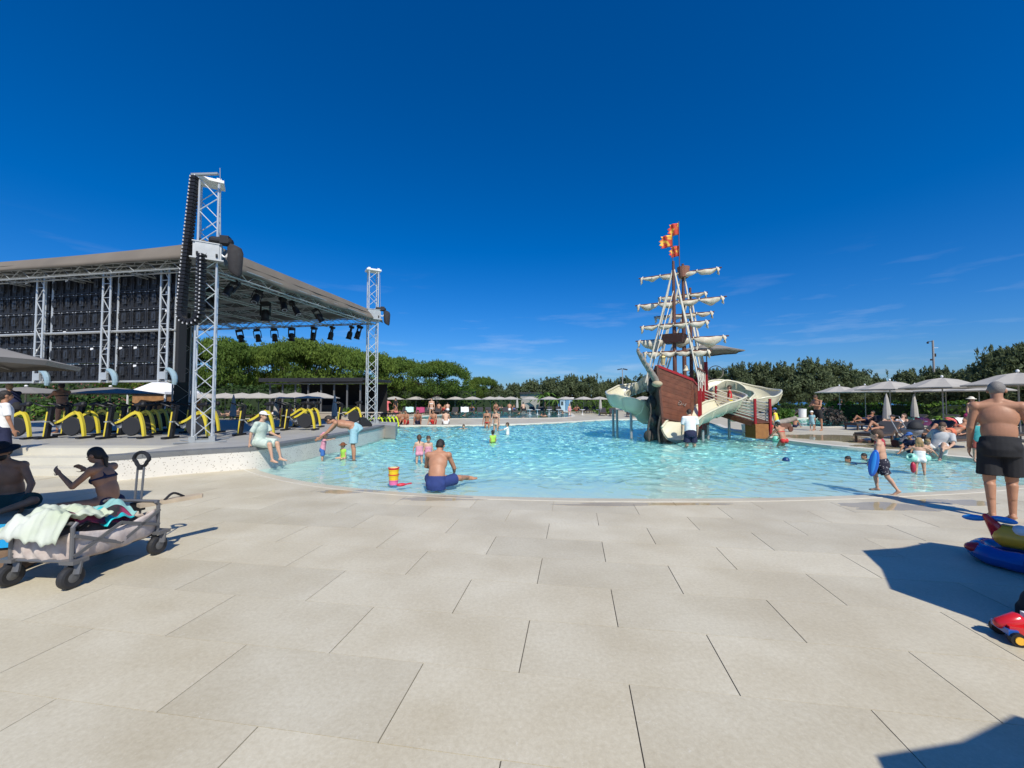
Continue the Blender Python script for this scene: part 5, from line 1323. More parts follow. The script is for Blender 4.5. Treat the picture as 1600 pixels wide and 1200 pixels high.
        fr_ = .0056*h if fingers else .0085*h
        for k, (o, L) in enumerate(((-.017, .040), (-.006, .046), (.006, .043), (.017, .034)) if fingers else ((-.009, .04), (.009, .04))):
            a = pc+fd*.022*h+acr*o*h; m_ = a+(fd*.8+inw*.22).normalized()*L*.55*h; e_ = m_+(fd*.6+inw*.55).normalized()*L*.5*h
            b.caps(a, m_, fr_*1.05, fr_, 8); b.caps(m_, e_, fr_, fr_*.85, 8)
        tb = pc-fd*.012*h+acr*(-.018*h if acr.y < 0 else .018*h)*1.0; sgn_ = -1 if acr.y < 0 else 1
        tm = tb+(fd*.6+acr*sgn_*.7+inw*.2).normalized()*.026*h; b.caps(tb, tm, fr_*1.25, fr_*1.05, 8); b.caps(tm, tm+(fd*.9+inw*.3).normalized()*.022*h, fr_*1.05, fr_*.9, 8)
    hh = hs*h
    b.ell(head+Rh@Vector((0, -.006*hh, .012*hh)), (.044*hh, .056*hh, .052*hh), Rh); b.ell(head+Rh@Vector((0, .014*hh, -.026*hh)), (.034*hh, .038*hh, .038*hh), Rh)
    b.caps(head+Rh@Vector((0, .050*hh, .004*hh)), head+Rh@Vector((0, .060*hh, -.014*hh)), .006*hh, .0085*hh, 8)
    b.caps(head+Rh@Vector((-.014*hh, .047*hh, -.033*hh)), head+Rh@Vector((.014*hh, .047*hh, -.033*hh)), .006*hh, .006*hh, 8)
    for s_ in (-1, 1): b.ell(head+Rh@Vector((s_*.046*hh, -.004*hh, -.006*hh)), (.007*hh, .012*hh, .018*hh), Rh)
    root = empty('person', loc, rz, label, 'person', group)
    link('body', remeshed(b, vox, SKIN[skin], 'body', 4 if vox > .0125 else (9 if fingers else 12)), root)
    if vox < .02:
        for s_ in (-1, 1): MB().ell(head+Rh@Vector((s_*.017*hh, .0475*hh, .004*hh)), (.0065*hh, .0045*hh, .005*hh), Rh, 8, 5).build('eye', M_eye, root)
    # hair
    hm = HAIRC[hair]; hb = MB()
    if style != 'bald':
        if style == 'thin':
            hb.ell(head+Rh@Vector((0, -.0105*hh, .0125*hh)), (.0458*hh, .0562*hh, .0530*hh), Rh, 24, 14)
        else:
            hb.ell(head+Rh@Vector((0, -.0105*hh, .0165*hh)), (.0475*hh, .0580*hh, .0545*hh), Rh, 24, 14); hb.ell(head+Rh@Vector((0, -.030*hh, -.006*hh)), (.043*hh, .040*hh, .048*hh), Rh, 14, 8)
        if style in ('long', 'pony', 'bun'):
            q0 = head+Rh@Vector((0, -.055*hh, .0)); dn = Vector((0, 0, -1)); bkv = Rt@Vector((0, -.03*h, 0))
            if style == 'pony': hb.caps(q0+Vector((0, 0, .01*h)), q0+bkv+dn*.05*h, .018*h, .021*h); hb.caps(q0+bkv+dn*.05*h, q0+bkv*1.3+dn*.15*h, .021*h, .010*h)
            if style == 'long':
                for o in (-.03, 0, .03): hb.caps(head+Rh@Vector((o*hh, -.035*hh, -.01*hh)), head+Rh@Vector((o*1.25*hh, -.045*hh, 0))+dn*.12*h, .026*hh, .016*hh)
            if style == 'bun': hb.ell(head+Rh@Vector((0, -.055*hh, .045*hh)), (.026*hh,)*3)
        link('hair', remeshed(hb, min(vox, .012) if vox < .02 else vox, hm, 'hair', 2), root)
    if beard: link('beard', remeshed(PB().ell(head+Rh@Vector((0, .018*hh, -.036*hh)), (.037*hh, .040*hh, .032*hh), Rh), .006, hm, 'beard', 1), root)
    # clothes
    for w in wear:
        kind, m = w[0], w[1]; c = PB(); t = w[2] if len(w) > 2 else None
        if kind == 'shorts':
            glutes(c, .98, .002*h); c.tube([Pv+Rp@Vector((0, -.002*h, .062*h)), Pv+Rp@Vector((0, -.008*h, .02*h)), Pv+Rp@Vector((0, -.014*h, -.03*h)), Pv+Rp@Vector((0, -.012*h, -.075*h))], [.069*h*g, .075*h*g, .080*h*g, .074*h*g], 24, flat=1.30)
            for j in J.values():
                e_ = j['hip'].lerp(j['kn'], t or .7); c.tube([j['hip']+(j['hip']-j['kn']).normalized()*.02*h, j['hip'].lerp(e_, .5), e_], [.055*h*g**.8, .058*h*g**.8, .056*h*g**.75+.008*h], 14)
        elif kind == 'brief':
            c.ell(Pv+Rp@Vector((0, 0, .0)), (.095*h*g, .070*h*g, .050*h), Rp); glutes(c, 1.05, .002*h)
        elif kind == 'bra':
            c.ell(chest+Rt@Vector((0, 0, .0)), (.1035*h*(.4+.6*g), .0705*h*(.5+.5*g), .034*h), Rt)
            for s_ in (-1, 1): c.ell(chest+Rt@Vector((s_*.042*h, .045*h, -.004*h)), (.036*h, .033*h, .034*h), Rt)
            if t:
                for s_ in (-1, 1): c.caps(chest+Rt@Vector((s_*.055*h, -.060*h, .0)), neck+Rt@Vector((s_*.045*h, -.012*h, -.01*h)), .010*h, .010*h)
        elif kind == 'suit':
            torso(c, 1.04, 'pa', .003*h); c.ell(chest+Rt@Vector((0, 0, -.02*h)), (.104*h*(.4+.6*g), .071*h*(.5+.5*g), .085*h), Rt); glutes(c, 1.05, .002*h)
        elif kind in ('shirt', 'dress'):
            torso(c, 1.07, 'pac', .004*h); c.caps(J['l']['sh'], J['r']['sh'], .042*h*g**.5, .042*h*g**.5)
            c.tube([Pv+Rp@Vector((0, 0, -.035*h)), mid, chest], [.078*h*g, .073*h*g, .070*h*g], 20, flat=1.32)
            for j in J.values():
                e_ = j['sh'].lerp(j['el'], t or .6); c.tube([j['sh'].lerp(j['el'], -.12), j['sh'].lerp(e_, .5), e_], [.038*h, .040*h, .040*h], 12)
            if kind == 'dress':
                glutes(c, 1.1, .01*h)
                for j in J.values(): c.tube([j['hip'], j['hip'].lerp(j['kn'], .5), j['hip'].lerp(j['kn'], .92)], [.066*h*g, .068*h*g, .064*h*g], 14)
        nm = {'shorts': 'shorts', 'brief': 'swim_bottom', 'bra': 'bikini_top', 'suit': 'swimsuit', 'shirt': 'shirt', 'dress': 'dress'}[kind]
        link(nm, remeshed(c, vox, m, nm, 2 if vox > .0125 else 10), root)
    if hat:
        kind, m = hat; c = MB(); hc = head+Rh@Vector((0, -.010*hh, .022*hh))
        c.ell(hc, (.053*hh, .063*hh, .056*hh), Rh, 16, 6, (2, 89))
        if kind == 'cap': c.ell(hc+Rh@Vector((0, .070*hh, .004*hh)), (.042*hh, .045*hh, .006*hh), Rh, 14, 4)
        else: c.lathe([(.05*hh, .012*hh), (.098*hh, -.004*hh), (.10*hh, -.010*hh), (.05*hh, .0)], 20, hc, M=Rh)
        c.build('hat', m, root, smooth=True)
    return root
def wade(px, py):
    """point of the basin floor under a waterline pixel of the shallow pool"""
    q = gnd(px, py, WATER); z = float(pool_depth(np.array([q.x]), np.array([q.y]))[0]); return Vector((q.x, q.y, z))
POOLS = 'bathers in and round the shallow pool'
M_navy = cloth('navy', (.012, .016, .05)); M_blk = cloth('black', (.012, .012, .014)); M_wht = cloth('white', (.74, .74, .72)); M_redc = cloth('red', (.55, .03, .03)); M_pink = cloth('pink', (.62, .27, .34)); M_lblue = cloth('light_blue', (.28, .47, .52)); M_mint = cloth('mint', (.40, .50, .43), col2=(.55, .62, .54)); M_gry = cloth('grey', (.42, .43, .43)); M_blu = cloth('blue', (.04, .13, .38)); M_purple = cloth('purple', (.25, .2, .42)); M_teal = cloth('teal', (.05, .33, .33)); M_print = cloth('print', (.012, .013, .03), col2=(.6, .6, .6), lo=.6, hi=.66, scale=38); M_lime = cloth('lime', (.35, .6, .08)); M_yel2 = cloth('yellow', (.75, .6, .05))
# --- large foreground figures
person('grey haired man in long black swim shorts walking away at right', gnd(1567, 811), R(-42), 1.80, dict(lean=3, thigh_r=(.0, .14, -1), shin_r=(-.01, -.02, -1), thigh_l=(-.01, -.02, -1), shin_l=(.01, -.18, -1), uarm_r=(.30, .10, -1), farm_r=(.05, .55, -.8), uarm_l=(-.17, .02, -1), farm_l=(-.04, .30, -1), turn=-6, nod=14), 'red', 'grey', 'thin', (('shorts', M_blk, .86),), .0075, bw=1.07, fingers=True, group=POOLS)
boy = person('boy in patterned trunks striding left with a blue board', gnd(1379, 769), R(38), 1.10, dict(lean=4, thigh_r=(.05, .48, -1), shin_r=(.03, -.12, -1), thigh_l=(-.05, -.38, -1), shin_l=(-.03, -.62, -1), uarm_r=(.28, -.15, -1), farm_r=(.1, .35, -1), uarm_l=(-.30, .1, -1), farm_l=(.05, .55, -.9), turn=8, nod=10, foot_l=(-.1, .8, -.6)), 'fair', 'brown', 'short', (('shorts', M_print, .8),), .009, kid=.75, fingers=True, group=POOLS)
person('toddler girl in a white swimsuit with mint armbands', wade(1438, 741), R(-35), .90, dict(uarm_r=(.9, .1, -.45), farm_r=(.5, .5, -.6), nod=12), 'fair', 'blond', 'long', (('suit', M_wht),), .010, kid=1.0, bw=1.05, group=POOLS)
sm = person('shirtless man in navy shorts sitting on the near pool rim', gnd(682, 763)+Vector((0, 0, -.02)), R(-2), 1.70, dict(lean=26, plean=4, nod=44, thigh_r=(.62, .80, .06), shin_r=(.25, .9, -.14), thigh_l=(-.28, .95, .08), shin_l=(.35, .9, -.14), uarm_r=(.30, .35, -.85), farm_r=(-.15, .85, -.45), uarm_l=(-.26, .5, -.78), farm_l=(.3, .85, -.25), foot_r=(.75, .4, 0), foot_l=(.6, .6, 0)), 'red', 'dark', 'short', (('shorts', cloth('royal_navy', (.02, .04, .16)), .75),), .009, bw=1.02, fingers=True, seat=True, group=POOLS)
bend = person('man in light blue trunks bending forward in the shallow water', wade(553, 717), R(100), 1.78, dict(lean=78, plean=42, nod=62, thigh_r=(.08, .14, -1), shin_r=(.03, -.04, -1), thigh_l=(-.08, .02, -1), shin_l=(-.03, -.10, -1), uarm_r=(.10, .68, -.72), farm_r=(-.05, .75, -.6), uarm_l=(-.10, .60, -.78), farm_l=(.08, .80, -.6)), 'red', 'dark', 'short', (('shorts', M_lblue, .82),), .010, fingers=True, group=POOLS)
person('toddler in pink sun hat and blue shorts held by the bending man', wade(504, 719), R(-70), .86, dict(uarm_r=(.5, .8, .1), farm_r=(.1, .9, .2), lean=8), 'fair', 'blond', 'short', (('shirt', M_pink, .5), ('shorts', M_blu, .9)), .011, kid=1.0, hat=('brim', M_pink), group=POOLS)
person('small child in a brown hat sitting low in the water', wade(537, 716), R(150), .80, dict(plean=0, lean=8, thigh_r=(.4, .85, .05), shin_r=(.1, .6, -.7)), 'fair', 'brown', 'short', (('shirt', M_lime, .5),), .012, kid=1.0, hat=('brim', mat('hat_brown', (.16, .055, .02), .8)), group=POOLS)
person('little girl in pink swimsuit standing left of the seated man', wade(655, 722), R(20), .92, dict(nod=15, uarm_r=(.3, .3, -.8)), 'fair', 'brown', 'pony', (('suit', M_pink),), .011, kid=1.0, group=POOLS)
person('fair haired child half hidden behind the seated man', wade(669, 721), R(200), .90, dict(nod=15), 'fair', 'brown', 'short', (('suit', M_pink),), .012, kid=1.0, group=POOLS)
person('person in mint clothes and white cap sitting on the stage wall', gnd(400, 698.5, ZS)+Vector((.0, .14, -.0)), R(-98), 1.46, dict(lean=10, plean=-4, thigh_r=(.12, .97, -.1), shin_r=(.03, .22, -1), thigh_l=(-.10, .97, -.1), shin_l=(.06, .30, -1), uarm_r=(.25, -.35, -.9), farm_r=(.05, -.1, -1), uarm_l=(-.1, .35, -.9), farm_l=(.1, .85, -.3), nod=5), 'fair', 'brown', 'short', (('dress', M_mint, .85),), .012, hat=('cap', cloth('cap_white', (.75, .72, .7))), seat=True, bw=1.05, group=POOLS)
person('man in white shirt and navy shorts at the slide end', wade(1079, 696), R(-12), 1.80, dict(lean=6, nod=30, uarm_r=(.2, .1, -1), farm_r=(.02, .35, -1)), 'fair', 'dark', 'short', (('shirt', M_wht, .75), ('shorts', M_navy, .75)), .014, bw=1.1, group=POOLS)
# --- seated couple and others at the left
wom = person('woman with ponytail in black bikini sitting cross legged by the wagon', gnd(168, 797), R(98), 1.66, dict(lean=16, plean=0, nod=22, thigh_r=(.72, .66, .04), shin_r=(-.78, .35, -.22), thigh_l=(-.75, .66, .10), shin_l=(.75, .45, -.2), uarm_r=(.25, .55, -.7), farm_r=(-.2, .75, .6), uarm_l=(-.20, .60, -.7), farm_l=(.15, .70, .62), foot_r=(-.6, .6, 0), foot_l=(.6, .6, 0)), 'tan', 'dark', 'pony', (('bra', M_navy, 1), ('brief', M_navy)), .009, fingers=True, seat=True)
beard = person('bearded man in a dark hat sitting in the shade at left', gnd(14, 797), R(190), 1.78, dict(lean=12, plean=-4, nod=18, thigh_r=(.75, .62, .10), shin_r=(-.72, .45, -.3), thigh_l=(-.85, .5, .10), shin_l=(.7, .5, -.3), uarm_r=(.3, .25, -.9), farm_r=(-.3, .7, -.5), uarm_l=(-.42, .05, -.9), farm_l=(-.05, .4, -.9), foot_r=(-.6, .6, 0), foot_l=(.6, .6, 0)), 'tan', 'dark', 'short', (('shorts', cloth('dark_green', (.02, .06, .055)), .9),), .010, fingers=True, hat=('brim', M_blk), seat=True, beard=True)
person('man in white T-shirt and dark shorts standing at the left edge', gnd(2, 737), R(-30), 1.74, dict(uarm_r=(.3, .1, -1), farm_r=(.05, .3, -1)), 'tan', 'dark', 'short', (('shirt', M_wht, .8), ('shorts', M_navy, .9)), .012, bw=1.08)
person('bather in dark bikini beside the left exercise bikes', gnd(96, 676, ZS), R(80), 1.62, dict(lean=8, uarm_r=(.2, .6, -.6), farm_r=(-.1, .8, .3)), 'tan', 'dark', 'bun', (('brief', M_blk), ('bra', M_blk)), .02, bw=1.1)
person('cyclist in dark clothes on the leftmost exercise bike', gnd(22, 680, ZS), R(80), 1.65, dict(lean=30, thigh_r=(.1, .7, -.7), shin_r=(.02, -.2, -1), uarm_r=(.1, .8, -.5), farm_r=(0, .9, -.1)), 'tan', 'blond', 'short', (('shirt', M_navy, .6), ('shorts', M_blk, .9)), .02, ground=False, zoff=.85)
# --- in the water, middle distance
person('woman in dark red bikini standing left of the pair', wade(761, 668), R(170), 1.62, dict(uarm_r=(.15, .1, -1)), 'tan', 'dark', 'long', (('bra', M_blk), ('brief', M_redc)), .018, group=POOLS)
person('woman in brown and white bikini standing right of the pair', wade(775, 672), R(150), 1.68, dict(uarm_r=(.2, .2, -1)), 'fair', 'brown', 'bun', (('bra', cloth('brown', (.1, .03, .02))), ('brief', cloth('cream', (.7, .62, .5)))), .018, group=POOLS)
person('child in green float top in front of the bikini pair', wade(770, 690), R(30), 1.0, dict(), 'tan', 'dark', 'short', (('shirt', M_lime, .4), ('shorts', M_blk, .7)), .016, kid=.8, group=POOLS)
person('child in white rash shirt reaching towards the bikini pair', wade(793, 678), R(80), 1.12, dict(uarm_r=(.2, .8, -.4), farm_r=(0, .9, -.2)), 'fair', 'brown', 'short', (('shirt', M_wht, 1.0),), .016, kid=.7, group=POOLS)
SWIM = dict(lean=70, plean=62, nod=5, thigh_r=(.15, -.9, -.3), shin_r=(.05, -.9, -.35), uarm_r=(.8, .6, -.1), farm_r=(.3, .9, .0))
def swimmer(label, px, py, rz, hair='dark', skin='tan', z=None, H=1.6, **k):
    q = gnd(px, py, WATER); return person(label, (q.x, q.y, WATER-.20), rz, H, SWIM, skin, hair, 'short', (('brief', M_navy),), .02, ground=False, group='swimmers', **k)
swimmer('dark haired boy swimming left with only head and shoulders showing', 1347, 722, R(95), 'dark', H=1.3)
swimmer('second swimmer head just behind the boy with the board', 1371, 717, R(95), 'dark', H=1.3)
swimmer('pale bather floating near the far rim left of centre', 726, 669, R(180), 'brown', 'fair')
# --- seated on the far rim
SITG = dict(lean=18, plean=-4, thigh_r=(.25, .8, .55), shin_r=(.05, .62, -.8), uarm_r=(.25, .45, -.8), farm_r=(-.15, .8, -.1))
SIT = dict(lean=12, plean=0, thigh_r=(.2, .95, .0), shin_r=(.05, .35, -.93), uarm_r=(.25, .2, -.9), farm_r=(-.1, .6, -.6))
for px, rz, sk, hr, m, lab in ((623, 200, 'tan', 'dark', M_blk, 'dark haired child sitting leftmost on the far rim'), (634, 170, 'tan', 'dark', M_redc, 'man with knees up second on the far rim'), (652, 190, 'deep', 'dark', M_navy, 'tanned bather third on the far rim'), (677, 175, 'red', 'brown', M_redc, 'person in red swimwear fourth on the far rim'), (696, 10, 'fair', 'dark', M_wht, 'bather in pale trunks rightmost on the far rim, seen from behind')):
    q = gnd(px, 663.5); person(lab, (q.x, q.y+.15, .02), R(rz), 1.66, SITG, sk, hr, 'short', (('shorts', m, .6),), .026, group='bathers seated on the far rim', seat=True)
FAR = 'far bathers'
person('woman in pale bikini standing on the strip between the pools', gnd(674, 656), R(170), 1.68, {}, 'fair', 'dark', 'bun', (('bra', M_wht), ('brief', M_wht)), .03, group=FAR)
person('person in coral clothes standing by the lime pool bikes', gnd(604, 653), R(185), 1.66, dict(uarm_r=(.6, .2, -.4), farm_r=(-.3, .5, .5)), 'tan', 'blond', 'short', (('shirt', cloth('coral', (.7, .16, .17)), .6), ('shorts', cloth('coral2', (.7, .2, .2)), .7)), .03, group=FAR)
person('person in coral shorts sitting right of the lime pool bikes', gnd(620, 653), R(120), 1.66, SITG, 'tan', 'dark', 'short', (('shorts', cloth('coral2', (.7, .2, .2)), .8),), .03, group=FAR, seat=True, zoff=.3)
person('dark clothed person standing behind the coral pair', gnd(618, 648), R(160), 1.7, {}, 'tan', 'dark', 'short', (('shirt', M_blk, .7), ('shorts', M_navy, .9)), .03, group=FAR)
person('person in dark clothes standing among the loungers left of the pergola', gnd(437, 655), R(150), 1.7, {}, 'deep', 'dark', 'short', (('shirt', M_blk, .7), ('shorts', cloth('rust', (.3, .07, .05)), .8)), .03, group=FAR)
for i, (px, py, hr, sk) in enumerate(((704, 650, 'dark', 'tan'), (713, 646.5, 'blond', 'fair'), (722, 649, 'dark', 'red'), (735, 645.5, 'dark', 'tan'), (805, 646.5, 'brown', 'fair'), (841, 649, 'brown', 'red'), (848, 650.5, 'dark', 'tan'), (854, 650, 'dark', 'fair'), (884, 646, 'blond', 'fair'))):
    q = gnd(px, py, WATER); person(f'swimmer in the far pool, {ORD[i]} from the left', (q.x, q.y, WATER-.2), R(160+30*i), 1.6, SWIM, sk, hr, 'short', (('brief', (M_navy, M_redc, M_lime)[i % 3]),), .034, ground=False, group='swimmers in the far pool')
person('child with pink ring standing at the right end of the far pool', gnd(890, 652), R(200), 1.2, {}, 'fair', 'blond', 'short', (('suit', M_pink),), .03, kid=.6, group=FAR)
# --- ship and wet deck
bz = lambda t: rb_a.lerp(rb_b, t)
person('boy in red top on the gangway below the upper slide', bz(.42), R(60), 1.2, {}, 'fair', 'brown', 'short', (('shirt', M_redc, .5), ('shorts', M_yel2, .8)), .018, kid=.6, group='children on the pirate ship')
person('boy in dark shorts standing at the red gangway post', gnd(1203, 663)+Vector((0, 0, .18)), R(95), 1.5, dict(uarm_r=(.3, .7, .5), farm_r=(-.1, .3, 1), lean=6), 'tan', 'dark', 'short', (('shorts', M_blk, .7),), .018, kid=.3, group='children on the pirate ship')
person('child with blue cap and yellow backpack float on the wet deck', gnd(1214, 677), R(40), 1.18, dict(lean=10), 'fair', 'dark', 'short', (('shirt', M_yel2, .2), ('shorts', M_lblue, .7)), .018, kid=.7, hat=('cap', M_blu), group=POOLS)
person('woman in red bikini at the water edge below the cannon', wade(1224, 697), R(15), 1.45, dict(lean=18, nod=30, uarm_r=(.3, .5, -.8), farm_r=(.1, .6, -.6), thigh_r=(.1, .5, -.85), shin_r=(.05, -.5, -.85)), 'red', 'dark', 'short', (('bra', M_redc), ('brief', M_redc)), .016, group=POOLS)
person('child sitting on the cannon carriage', gnd(1246, 668)+Vector((0, .2, .0)), R(-60), 1.1, SITG, 'red', 'brown', 'short', (('shorts', M_navy, .7),), .02, kid=.6, seat=True, group='children on the pirate ship')
person('boy crouching beside the cannon wheel', gnd(1201, 675)+Vector((0, .1, 0)), R(-70), 1.15, dict(lean=40, plean=20, thigh_r=(.2, .9, .1), shin_r=(.05, -.3, -.9), uarm_r=(.2, .6, -.6)), 'tan', 'dark', 'short', (('shorts', M_redc, .8),), .02, kid=.6, group='children on the pirate ship')
person('man in black shorts with folded arms standing on the wet deck', gnd(1278, 672.5), R(110), 1.80, dict(nod=28, lean=4, thigh_r=(.12, .06, -1), thigh_l=(-.1, -.1, -1), uarm_r=(.25, .45, -.85), farm_r=(-.75, .6, .3), uarm_l=(-.25, .45, -.85), farm_l=(.75, .6, .25)), 'tan', 'brown', 'short', (('shorts', M_blk, .75),), .014, group=POOLS)
person('small child in light blue shirt at the legs of the man in black shorts', gnd(1269, 673), R(120), 1.0, {}, 'fair', 'blond', 'short', (('shirt', M_lblue, .6), ('shorts', M_lblue, .7)), .018, kid=.8, hat=('cap', M_wht), group=POOLS)
person('woman in purple swimsuit leaning over by the side pool', gnd(1310, 654), R(-100), 1.62, dict(lean=30, plean=10, uarm_r=(.2, .5, -.8)), 'red', 'dark', 'bun', (('suit', M_purple),), .022, bw=1.15, group=POOLS)
person('shirtless man hunched on a lounger right of the purple swimsuit', gnd(1326, 657)+Vector((0, 0, .34)), R(60), 1.74, dict(SIT, lean=35), 'red', 'dark', 'short', (('shorts', M_navy, .7),), .022, bw=1.1, seat=True, group=POOLS)
# --- right hand side
person('person in grey T-shirt sitting on the pool edge leaning on one arm', gnd(1472, 713)+Vector((0, .1, .02)), R(120), 1.74, dict(lean=-16, side=-14, plean=-8, nod=22, thigh_r=(.2, .85, .45), shin_r=(.0, .6, -.8), thigh_l=(-.25, .8, .5), shin_l=(.05, .55, -.8), uarm_r=(.62, -.5, -.75), farm_r=(.45, -.35, -.8), uarm_l=(-.2, .6, -.7), farm_l=(.1, .8, -.3)), 'fair', 'brown', 'short', (('shirt', M_gry, .8), ('shorts', cloth('pale_grey', (.6, .6, .6)), .8)), .0125, seat=True, group=POOLS)
person('child in dark clothes and blue cap sitting by the pool edge', gnd(1430, 709)+Vector((0, .1, 0)), R(110), 1.05, SITG, 'tan', 'dark', 'short', (('shirt', M_navy, .7), ('shorts', M_navy, .9)), .015, kid=.7, hat=('cap', M_blu), seat=True, group=POOLS)
person('toddler facing the girl with the armbands', gnd(1449, 713)+Vector((0, .05, 0)), R(190), .8, SITG, 'fair', 'blond', 'short', (('suit', M_pink),), .016, kid=1.0, seat=True, group=POOLS)
person('child in teal shirt and red shorts left of the grey haired man', gnd(1530, 722), R(160), 1.15, dict(uarm_r=(.2, .3, -.9)), 'fair', 'brown', 'short', (('shirt', M_teal, .6), ('shorts', cloth('rust', (.3, .07, .05)), .8)), .016, kid=.7, group=POOLS)
person('woman in pink swimwear with white straw hat among the loungers', gnd(1516, 681), R(200), 1.66, dict(lean=8), 'fair', 'brown', 'long', (('suit', cloth('hot_pink', (.6, .06, .2))),), .02, hat=('brim', mat('straw_white', (.72, .68, .6), .8)), group=POOLS)
LIE = dict(lean=-52, plean=-80, nod=-30, thigh_r=(.12, .80, .58), shin_r=(.02, .62, -.78), thigh_l=(-.12, .98, .10), shin_l=(-.05, .98, -.1), uarm_r=(.4, .3, -.5), farm_r=(.0, .8, -.2), foot_r=(0, .8, .3), foot_l=(0, .5, .8))
for px, py, rz, sk, hr, m, lab, H in ((1486, 697, 88, 'red', 'brown', cloth('orange', (.6, .16, .08)), 'sunbather with bent knees on the lounger left of the grey haired man', 1.68), (1380, 688, 105, 'red', 'dark', M_blk, 'sunbather with raised knee on the lounger by the side pool', 1.7), (1398, 682, 100, 'fair', 'brown', M_wht, 'pale sunbather lying left of the pram', 1.66), (1352, 671, 100, 'deep', 'dark', M_navy, 'sunbather in dark blue at the back by the side pool', 1.66), (1560, 690, 95, 'tan', 'dark', M_purple, 'sunbather partly hidden behind the grey haired man', 1.66)):
    q = gnd(px, py); person(lab, (q.x, q.y, .36), R(rz), H, LIE, sk, hr, 'long' if sk == 'fair' else 'short', (('shorts', m, .35), ('bra', m)), .018, ground=False, zoff=.10, group='sunbathers on loungers')
person('sunburnt woman lying face down behind the single bike', gnd(513, 657.5), R(95), 1.66, dict(lean=84, plean=84, nod=40, thigh_r=(.1, -.98, .0), shin_r=(.05, -.95, .12), uarm_r=(.6, .7, -.1), farm_r=(-.5, .8, 0), foot_r=(0, -.9, -.2), foot_l=(0, -.9, -.2)), 'red', 'dark', 'short', (('brief', M_blk), ('bra', M_blk)), .022, ground=False, zoff=.50, group='sunbathers on loungers')
for px, py, m, sk, lab in ((364, 657, M_blk, 'fair', 'sunbather on the lounger left of the mint dressed person'), (430, 655.5, M_wht, 'red', 'sunbather lying behind the mint dressed person'), (447, 655, M_redc, 'tan', 'sunbather with raised knees left of the three bikes')):
    q = gnd(px, py); person(lab, (q.x, q.y, .36), R(80), 1.68, LIE, sk, 'brown', 'short', (('shorts', m, .4),), .026, ground=False, zoff=.10, group='sunbathers on loungers')
for i, px in enumerate((686, 694, 700, 738, 775, 781, 796, 803, 818, 900)):
    q = gnd(px, 646.5); person(f'far sunbather, {ORD[i]} from the left on the loungers past the far pool', (q.x, q.y-.2, .36), R((0, 180, 20)[i % 3]), 1.68, LIE if i % 2 else dict(SIT, lean=15), ('red', 'tan', 'fair')[i % 3], ('dark', 'brown')[i % 2], 'short', (('shorts', (M_blk, M_redc, M_wht, M_blu)[i % 4], .45),), .034, ground=False, zoff=.12, group='far sunbathers')
# ================================================================ small things
# blue board under the boy's arm
bd = empty('body_board', gnd(1379, 769), R(38), 'small blue foam board under the striding boy\'s arm', 'board')
g = []
M_ = Matrix.Rotation(R(8), 3, 'X')@Matrix.Rotation(R(6), 3, 'Y')
b_ = MB(); b_.ell((-.225, .06, .50), (.018, .068, .225), M_, 16, 12); b_.build('board', mat('board_blue', (.02, .13, .55), .35), bd, smooth=True)
MB().ell((-.232, .06, .50), (.0188, .036, .19), M_, 16, 12).build('print', mat('board_print', (.03, .25, .7), .35), bd, smooth=True)
# armbands and float of the toddler
tq = wade(1438, 741)
for s_, lab in ((-1, 'left'), (1, 'right')):
    o = empty('arm_band', tq+Vector((s_*.145, .03, .44)), 0, f'inflated mint armband on the toddler\'s {lab} arm', 'armband', 'mint armbands'); o.rotation_euler = (R(10), R(s_*62), 0)
    t_ = MB(); g = []
    for i in range(17):
        a = 2*math.pi*i/16; g.append([((.058+.036*math.cos(c))*math.cos(a), (.058+.036*math.cos(c))*math.sin(a), .075*math.sin(c)) for c in [2*math.pi*k/10 for k in range(11)]])
    t_.sheet(g).build('ring', mat('mint_vinyl', (.32, .68, .55), .25), o, smooth=True); MB().tube([(.09, 0, 0), (.115, 0, 0)], .008, 6).build('valve', M_white, o)
o = empty('float_toy', tq+Vector((-.17, -.02, .24)), 0, 'dark red swim float hanging at the toddler\'s side', 'float'); MB().ell((0, 0, 0), (.05, .05, .12), None, 12, 8).build('body', mat('float_red', (.42, .02, .05), .4), o, smooth=True); MB().tube([(0, 0, .11), (.05, 0, .2)], .006, 5).build('strap', M_black, o)
# stacking cups at the rim
cup = empty('stacking_cups', gnd(615, 757), 0, 'tower of yellow, red and pink toy cups on the pool rim', 'toy cups')
for k, (col, r0, z) in enumerate((((.75, .16, .35), .085, 0), ((.78, .52, .02), .09, .085), ((.70, .05, .04), .092, .155), ((.80, .55, .02), .095, .19), ((.72, .05, .05), .098, .275))):
    h_ = .085 if k in (0, 1, 3) else .035
    MB().lathe([(.001, z), (r0*.92, z), (r0, z+h_), (r0*1.05, z+h_), (r0*1.05, z+h_-.012)], 18).build('cup', mat('cup_%d' % k, col, .35), cup, smooth=False)
MB().ell((0, 0, .31), (.08, .08, .012), None, 16, 4).build('lid', mat('cup_cream', (.75, .66, .3), .4), cup)
o = empty('sand_toy', gnd(627, 760), R(30), 'small red toy lying beside the stacking cups', 'toy'); MB().ell((0, 0, .03), (.09, .05, .03)).build('scoop', mat('toy_red', (.6, .03, .06), .4), o, smooth=True); MB().bar((.07, 0, .03), (.19, .02, .035), .03, .02).build('handle', mat('toy_red', (.6, .03, .06), .4), o)
o = empty('ball', gnd(1228, 722, WATER)+Vector((0, 0, .045)), 0, 'small dark blue ball floating in the water', 'ball'); MB().ell((0, 0, 0), (.085, .085, .085), None, 16, 10).build('shell', mat('ball_blue', (.01, .04, .14), .35), o, smooth=True); MB().ell((0, 0, .0), (.0865, .0865, .02), None, 16, 4).build('stripe', mat('ball_pale', (.2, .35, .5), .35), o)
